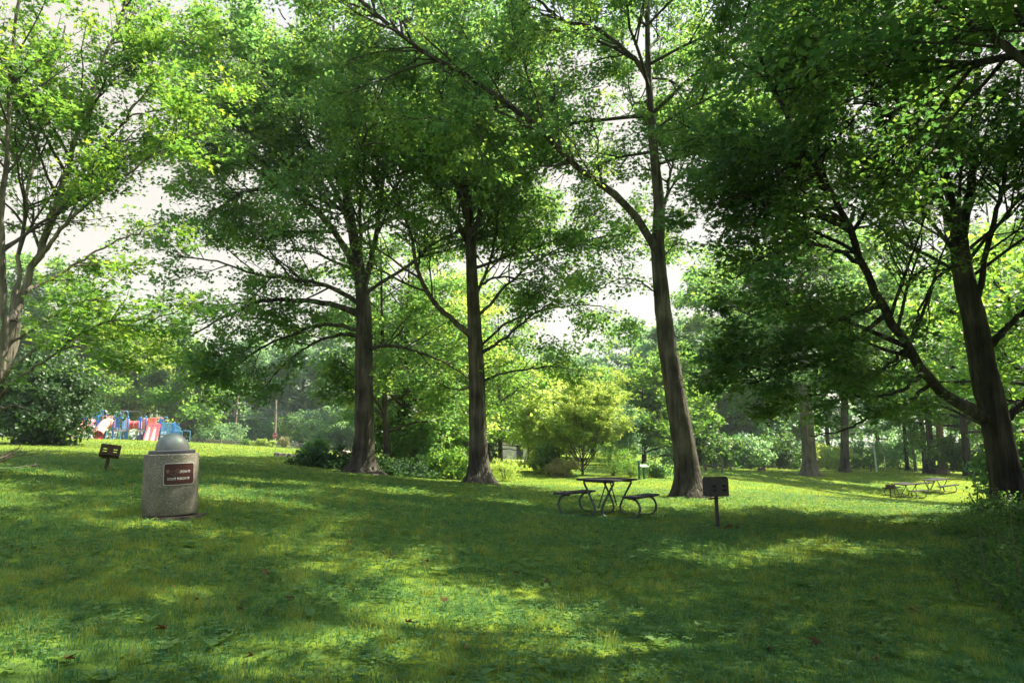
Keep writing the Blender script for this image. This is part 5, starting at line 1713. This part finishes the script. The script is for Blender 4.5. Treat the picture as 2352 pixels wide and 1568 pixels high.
bush('shrub', 'soft pale green weeds just right of the middle oak foot', Gz(1158, 33.5), (1.5, 1.2, 1.0), 'lime_leaf', 70, 40, .11, .26, 207, LONG, .6, .5)
bush('shrub', 'tall shrub filling the gap behind the stout oak roots', Gz(890, 41), (3.2, 2.6, 4.2), 'oak_leaf', 150, 40, .18, .42, 208)
bush('shrub', 'feathery bright shrub left of the middle oak trunk', Gz(1015, 40), (3.4, 2.8, 5.2), 'maple_leaf', 190, 40, .17, .42, 209)
bush('sapling', 'broad-leaved lime maple sapling left of the feathery willow', Gz(1248, 43), (3.2, 2.6, 4.8), 'lime_leaf', 170, 36, .21, .42, 210)
B = Gz(1338, 41)
tree('willow_sapling', 'feathery yellow-green willow sapling fanning upward in the sunny thicket', B, [(*B, .07), (B[0], B[1], B[2] + .7, .06), (B[0] + .1, B[1], B[2] + 2.0, .035), (B[0] + .1, B[1], B[2] + 4.0, .008)], [],
     dict(n=44, zmin=.2, len=3.3, el=38, bend=.16), seed=211, leaf='lime_leaf', bark='bark_tan', l2=(2.2, .34), l3=(4.2, .45), per=24, size=.17, template=LONG, spread=.06, tilt=.7, flat=.8, up=.45, flare=.2, gaps=0, zlim=6, l2len=(.5, 1.2), l3len=(.3, .7), cat='sapling')
bush('shrub', 'low dark-leaved bush at the foot of the lime maple sapling', Gz(1262, 41), (1.8, 1.4, 1.7), 'oak_leaf', 70, 40, .15, .3, 212)
bush('shrub', 'grey-green weeds at the right foot of the willow sapling', Gz(1408, 40.5), (2.6, 1.6, 1.7), 'maple_leaf', 120, 44, .11, .28, 213, LONG, .6, .6)
bush('shrub', 'bluish shrub behind the trail sign', Gz(1425, 52), (3.0, 2.6, 4.4), 'teal_leaf', 140, 40, .2, .45, 214)
bush('shrub', 'leafy bush just right of the trail sign', Gz(1510, 39), (1.1, 1.0, .85), 'oak_leaf', 50, 40, .12, .24, 215)
bush('shrub', 'weedy shrub at the left of the trail sign', Gz(1449, 39), (1.2, 1.0, 1.1), 'maple_leaf', 60, 40, .11, .25, 216, LONG, .6, .6)
for k, (px, d, w, h, lf, lab) in enumerate(((1640, 62, 5.5, 3.2, 'dark_leaf', 'dark spreading shrub right of the leaning trunk'), (1712, 66, 5.0, 3.0, 'teal_leaf', 'dark bluish shrub behind the far stump'), (1790, 70, 5.5, 3.4, 'dark_leaf', 'glossy dark shrub right of the far stump'),
                                            (1560, 70, 6.0, 3.5, 'teal_leaf', 'bluish shrub behind the leaning trunk foot'), (1900, 84, 6, 3.0, 'lime_leaf', 'bright shrub between the two far oaks'), (1985, 92, 7, 3.6, 'teal_leaf', 'bluish hedge-like shrub left of the lamp post'),
                                            (2065, 98, 7, 3.4, 'teal_leaf', 'bluish shrub right of the lamp post'), (2220, 58, 5.5, 3.2, 'dark_leaf', 'dark shrub right of the torn orange trunk'), (2285, 52, 2.2, 1.6, 'dark_leaf', 'dark shrub left of the big dark maple trunk'), (2380, 30, 4.0, 3.4, 'dark_leaf', 'dark shrub right of the big dark maple trunk'),
                                            (1075, 60, 4, 2.6, 'oak_leaf', 'green shrub behind the middle oak'), (580, 106, 7, 4.6, 'teal_leaf', 'bluish shrub beyond the fence between the two utility poles'), (680, 104, 8, 5.2, 'maple_leaf', 'light green shrub beyond the fence right of the stop sign'),
                                            (448, 101, 7, 4.6, 'maple_leaf', 'light green shrub just right of the playground'), (628, 110, 7, 6.5, 'teal_leaf', 'tall bluish shrub behind the stop sign'), (735, 103, 8, 6.0, 'teal_leaf', 'tall bluish shrub left of the stout oak, beyond the fence'),
                                            (500, 112, 8, 7.0, 'teal_leaf', 'tall bluish shrub left of the leaning utility pole'), (510, 98, 7, 3, 'teal_leaf', 'dark low shrub behind the left fence end'), (770, 96, 6, 3.2, 'oak_leaf', 'green shrub at the right fence end'), (30, 72, 6, 3, 'oak_leaf', 'green shrub behind the dark evergreen bush'))):
    bush('shrub', lab, Gz(px, d), (w, w * .8, h), lf, 150, 36, .26, .5, 230 + k)
bush('ornamental_grass', 'tuft of pale feathery grass at the picket fence', Gz(651, 84), (1.5, 1.0, 1.15), 'straw_leaf', 60, 40, .30, .2, 260, LONG, .5, 1.6, stem=False, shape='fan', cat='grass tuft')
bush('fence_creeper', 'yellow-green creeper hanging over the picket fence below the stop sign', Gz(605, 87.5), (3.0, .8, 1.0), 'lime_leaf', 70, 36, .17, .26, 261, stem=False, cat='creeper')
bush('fence_creeper', 'small creeper clump on the left part of the picket fence', Gz(565, 88.5), (1.2, .7, .85), 'maple_leaf', 40, 36, .17, .24, 262, stem=False, cat='creeper')
bush('dry_grass_tuft', 'dry straw-coloured grass tuft under the lime maple sapling', Gz(1290, 39), (2.2, 1.0, .8), 'straw_leaf', 70, 40, .25, .18, 263, LONG, .5, 1.6, stem=False, shape='fan', cat='grass tuft')

# -- 12 dark growth at the right edge
bush('shrub', 'shaded leafy shrub at the foot of the big dark maple', Gz(2290, 15.8), (1.2, .7, .45), 'dark_leaf', 34, 30, .06, .22, 270)
bush('shrub', 'shaded shrub at the right edge before the big dark maple', Gz(2385, 12.8), (1.4, 1.1, .55), 'dark_leaf', 50, 34, .06, .22, 271)
bush('shrub', 'thin twiggy shrub reaching left into the light beside the big dark maple', Gz(2245, 17), (.6, .5, .8), 'dark_leaf', 10, 12, .05, .2, 272)


def weed(label, loc, h, seed, n=26, leaf='dark_leaf', size=.085):
    r = np.random.default_rng(seed)
    root = thing('weed_plant', label, 'weed', loc, group='tall weeds in the shade at the right edge')
    pts = catmull([(0, 0, -.03), (r.normal() * .05, r.normal() * .04, h * .5), (r.normal() * .12, r.normal() * .08, h)], 9)
    MB().tube(pts, np.linspace(.007, .003, 9), 6).build('stem', M['dead_twig'], root, smooth=60)
    t = r.random(n)
    p, tan, _ = sample_poly(pts[None], np.zeros((1, 9)), np.zeros(n, int), .12 + .86 * t)
    a = r.random(n) * 6.283
    hd = np.stack([np.cos(a), np.sin(a), .35 - .5 * r.random(n)], -1)
    V = leaf_quads(r, p, hd, np.array([[0, 0, 1.]]) + r.normal(size=(n, 3)) * .25, size, [np.array([(0, 0, 0), (.22, .45, .03), (0, 1, -.08), (-.22, .45, .03)])])
    link('foliage', make_mesh('foliage', V, np.arange(len(V)).reshape(-1, 4), [M[leaf]], None, True, {'rnd': r.random(n)}), root)


for k, (px, d, h, lab) in enumerate(((2262, 7.6, .62, 'tall dark weed with a bare reddish stem, second in from the right edge'), (2330, 7.2, .70, 'tall leafy weed touching the right edge, nearest the corner'), (2290, 6.6, .38, 'short leafy weed between the two tall weeds'),
                                     (2205, 7.2, .30, 'small weed left of the tall dark weeds'), (2340, 9.0, .75, 'tall weed at the right edge, farther back'))):
    weed(lab, Gz(px, d), h, 300 + k)
weed('lone small seedling in the sunny grass left of the big dark maple', Gz(2199, 14.0), .34, 310, 14)

# -- 13 far wood behind everything
rng = np.random.default_rng(9)
cs, rs_, os_ = [], [], []
for px in np.arange(-700, 3100, 26):
    d = 138 + 14 * rng.random()
    h = (7.5 + 3.5 * rng.random() + 2 * math.sin(px / 160.)) * (1.25 if px > 1700 or px < 450 else 1.0)
    b = np.array([(px - CX) / F_PX * d, d, 0.])
    b[2] = g1(b[0], b[1])
    for z in np.arange(.6, h, 1.5):
        cs.append(b + np.array([rng.normal() * 1.6, rng.normal() * 2.0, z + rng.normal() * .4]))
cs = np.array(cs)
V, R = foliage(rng, cs, np.full(len(cs), 1.9), np.tile([[0, -.4, .6]], (len(cs), 1)), 44, .75, KITE, .5)
tag(link('distant_woods', make_mesh('distant_woods', V, np.arange(len(V)).reshape(-1, 4), [M['teal_leaf']], None, True, {'rnd': R})), 'bluish-green wood far beyond the park', kind='stuff')

# ================================================================== grass and ground cover
BARE = [(lp[0], lp[1], .5), (bp_[0], bp_[1], .40), (gp[0] + .2, gp[1], .35), (*Gz(1587, 22)[:2], .8), (*Gz(1100, 26.7)[:2], .9), (*Gz(830, 28.3)[:2], 1.2), (*Gz(2326, 16.5)[:2], .8)]
rng = np.random.default_rng(5)
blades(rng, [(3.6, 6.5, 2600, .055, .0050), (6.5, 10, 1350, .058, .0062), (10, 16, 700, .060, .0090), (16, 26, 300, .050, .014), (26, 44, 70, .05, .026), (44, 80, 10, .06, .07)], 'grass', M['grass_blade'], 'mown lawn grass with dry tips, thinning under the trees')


def clover(name, bands, matl, label, size_h):
    r = np.random.default_rng(6)
    vs, rn = [], []
    nA, nB = Noise2(11, 1.6), Noise2(12, .5)
    for d0, d1, dens, size in bands:
        x, y, _, _ = grass_band(r, d0, d1, dens, 0, 0)
        bias = np.clip((x / (y * .73) + .75), -1, 1) * .5
        keep = (nA(x, y) * .55 + nB(x, y) * .45 + bias + r.normal(0, .35, len(x))) > .12
        for bx, by, br in BARE:
            keep &= np.hypot(x - bx, y - by) > br
        x, y = x[keep], y[keep]
        n = len(x)
        z = G(x, y) + size_h * (.5 + .7 * r.random(n))
        c = np.stack([x, y, z], -1)
        a0 = r.random(n) * 6.283
        tilt = r.normal(size=(n, 3)) * .28 + np.array([0, 0, 1.])
        sz = size * (.6 + .8 * r.random(n))
        tw = r.random(n)
        for k in range(3):
            a = a0 + k * 2.094
            hd = np.stack([np.cos(a), np.sin(a), .12 + 0 * a], -1)
            h_ = norm(hd)
            nn = norm(tilt - h_ * (tilt * h_).sum(1, keepdims=True))
            sd = np.cross(h_, nn)
            t = np.array([(0, 0), (.48, .6), (0, 1.0), (-.48, .6)])
            v = c[:, None] + sz[:, None, None] * (sd[:, None] * t[None, :, 0:1] + h_[:, None] * t[None, :, 1:2])
            vs.append(v.reshape(-1, 3))
            rn.append(np.clip(tw * .7 + .3 * r.random(n), 0, 1))
    V = np.concatenate(vs)
    tag(link(name, make_mesh(name, V, np.arange(len(V)).reshape(-1, 4), [matl], None, True, {'rnd': np.concatenate(rn)})), label, kind='stuff')


clover('clover', [(3.6, 6.5, 620, .021), (6.5, 10, 360, .025), (10, 18, 190, .032), (18, 30, 70, .045)], M['clover_leaf'], 'clover and small broad-leaved weeds among the grass', .045)
def rosettes():
    r = np.random.default_rng(66)
    vs, rn = [], []
    nA = Noise2(21, 2.4)
    for d0, d1, dens, size in ((3.6, 7, 9, .075), (7, 12, 6, .085), (12, 22, 3, .11)):
        x, y, _, _ = grass_band(r, d0, d1, dens, 0, 0)
        keep = nA(x, y) + r.normal(0, .5, len(x)) > -.1
        x, y = x[keep], y[keep]
        n = len(x)
        c = np.stack([x, y, G(x, y) + .022], -1)
        a0 = r.random(n) * 6.283
        tw = r.random(n)
        nl = 6
        for k in range(nl):
            a = a0 + k * 6.283 / nl + r.normal(0, .25, n)
            hd = np.stack([np.cos(a), np.sin(a), .35 + .35 * r.random(n)], -1)
            nr = np.array([[0, 0, 1.]]) + r.normal(size=(n, 3)) * .2
            vs.append(leaf_quads(r, c, hd, nr, size, [np.array([(0, 0, 0), (.24, .5, .05), (0, 1, -.16), (-.24, .5, .05)])]))
            rn.append(np.clip(.45 + .4 * tw + .25 * r.random(n), 0, 1))
    V = np.concatenate(vs)
    tag(link('broadleaf_weeds', make_mesh('broadleaf_weeds', V, np.arange(len(V)).reshape(-1, 4), [M['clover_leaf']], None, True, {'rnd': np.concatenate(rn)})), 'flat broad-leaved weed rosettes scattered through the lawn', kind='stuff')


rosettes()
r = np.random.default_rng(70)
vs, rn = [], []
for (tx, ty), rr_, n in ((Gz(1587, 22)[:2], .75, 420), (Gz(1100, 26.7)[:2], .85, 420), (Gz(830, 28.3)[:2], 1.0, 480), (Gz(2326, 16.5)[:2], .8, 300), (lp[:2], .8, 60), (gp[:2], .35, 60)):
    a, q = r.random(n) * 6.283, rr_ * (.35 + .9 * r.random(n) ** .8)
    x, y = tx + q * np.cos(a), ty + q * np.sin(a)
    c = np.stack([x, y, G(x, y) + .015 + .02 * r.random(n)], -1)
    hd = np.stack([np.cos(a * 7), np.sin(a * 7), .1 * r.normal(size=n)], -1)
    vs.append(leaf_quads(r, c, hd, np.array([[0, 0, 1.]]) + r.normal(size=(n, 3)) * .3, .085, KITE))
    rn.append(r.random(n) * .7)
V = np.concatenate(vs)
tag(link('leaf_litter', make_mesh('leaf_litter', V, np.arange(len(V)).reshape(-1, 4), [M['dead_leaf']], None, True, {'rnd': np.concatenate(rn)})), 'thin brown leaf litter round the trunk feet', kind='stuff')
# rank growth along the right edge
r = np.random.default_rng(8)
n = 4200
y = 5.0 + 12.5 * r.random(n) ** .8
edge = y * (.60 + .06 * np.sin(y * 1.3)) + .2
x = edge + r.exponential(1.0, n)
x = np.minimum(x, y * .735 + 2.2)
keep = r.random(n) < np.clip((x / (y * .735) - .78) / .2, 0.05, 1)
x, y = x[keep], y[keep]
z = G(x, y)
hh = .06 + .24 * r.random(len(x)) * np.clip((x / (y * .735) - .8) / .25, .15, 1)
c = np.stack([x, y, z + hh], -1)
V, R = foliage(r, c, np.full(len(c), .09), np.tile([[0, 0, .6]], (len(c), 1)), 9, .045, KITE, .5, .1)
tag(link('undergrowth', make_mesh('undergrowth', V, np.arange(len(V)).reshape(-1, 4), [M['dark_leaf']], None, True, {'rnd': R})), 'shaded undergrowth along the right edge', kind='stuff')

# ================================================================== air
mh, nt, out = new_mat('haze')
pv = N(nt, 'ShaderNodeVolumePrincipled', Density=.00045, Anisotropy=.2)
pv.inputs['Color'].default_value = (.80, .90, .95, 1)
nt.links.new(pv.outputs[0], out.inputs['Volume'])
zlo = float(Z.min()) - 1.0
hb = MB().box((0, 300, (zlo + 32) / 2), (1840, 1640, 32 - zlo)).build('haze', mh)
tag(hb, 'thin summer haze in the air of the park', kind='stuff')

# ================================================================== sky, sun, camera
SUN_EL, SUN_AZ = math.radians(55), math.radians(25)      # azimuth measured from +X toward +Y
sd_ = Vector((math.cos(SUN_EL) * math.cos(SUN_AZ), math.cos(SUN_EL) * math.sin(SUN_AZ), math.sin(SUN_EL)))
w = bpy.data.worlds.new('World')
SC.world = w
w.use_nodes = True
nt = w.node_tree
for n_ in list(nt.nodes):
    nt.nodes.remove(n_)
sky = N(nt, 'ShaderNodeTexSky', sky_type='NISHITA')
sky.sun_disc = False
sky.sun_elevation = SUN_EL
sky.sun_rotation = math.atan2(sd_.x, sd_.y)
sky.air_density, sky.dust_density, sky.ozone_density = 1.0, 1.5, 1.5
bg = N(nt, 'ShaderNodeBackground', Strength=.15)
tcw = N(nt, 'ShaderNodeTexCoord')
sx_ = N(nt, 'ShaderNodeSeparateXYZ')
nt.links.new(tcw.outputs['Generated'], sx_.inputs[0])
mr_ = N(nt, 'ShaderNodeMapRange')                    # milky haze low down, clear blue overhead
mr_.inputs['From Min'].default_value, mr_.inputs['From Max'].default_value = .50, .76
mr_.inputs['To Min'].default_value, mr_.inputs['To Max'].default_value = .9, .0
nt.links.new(sx_.outputs['Z'], mr_.inputs['Value'])
hz = N(nt, 'ShaderNodeMix', data_type='RGBA')
nt.links.new(mr_.outputs[0], hz.inputs[0])
hz.inputs[7].default_value = (1.66, 1.48, 1.16, 1)
nt.links.new(sky.outputs[0], hz.inputs[6])
nt.links.new(hz.outputs[2], bg.inputs['Color'])
ow = N(nt, 'ShaderNodeOutputWorld')
nt.links.new(bg.outputs[0], ow.inputs['Surface'])

sl_ = bpy.data.lights.new('sun', 'SUN')
sl_.energy, sl_.angle, sl_.color = 4.5, math.radians(.53), (1.0, .90, .70)
so_ = bpy.data.objects.new('sun', sl_)
COL.objects.link(so_)
so_.rotation_euler = sd_.to_track_quat('Z', 'Y').to_euler()
so_.location = (30, 20, 60)

cam = bpy.data.cameras.new('camera')
cam.sensor_width = 36.0
cam.lens = F_PX / 2352 * 36
cam.clip_start, cam.clip_end = .1, 3000
co = bpy.data.objects.new('camera', cam)
COL.objects.link(co)
co.location = CAM
co.rotation_euler = (math.pi / 2 + PITCH, 0, 0)
SC.camera = co

SC.view_settings.view_transform = 'Standard'
SC.view_settings.look = 'None'
SC.view_settings.gamma = 1
SC.view_settings.exposure = 1.95
SC.view_settings.use_curve_mapping = False
cy = SC.cycles
cy.max_bounces, cy.diffuse_bounces, cy.glossy_bounces, cy.transmission_bounces, cy.transparent_max_bounces = 6, 4, 2, 4, 4
cy.caustics_reflective = cy.caustics_refractive = False
cy.use_denoising = True
cy.denoising_prefilter = 'NONE'
cy.use_adaptive_sampling = True
cy.adaptive_threshold = .02
cy.sample_clamp_indirect = 6
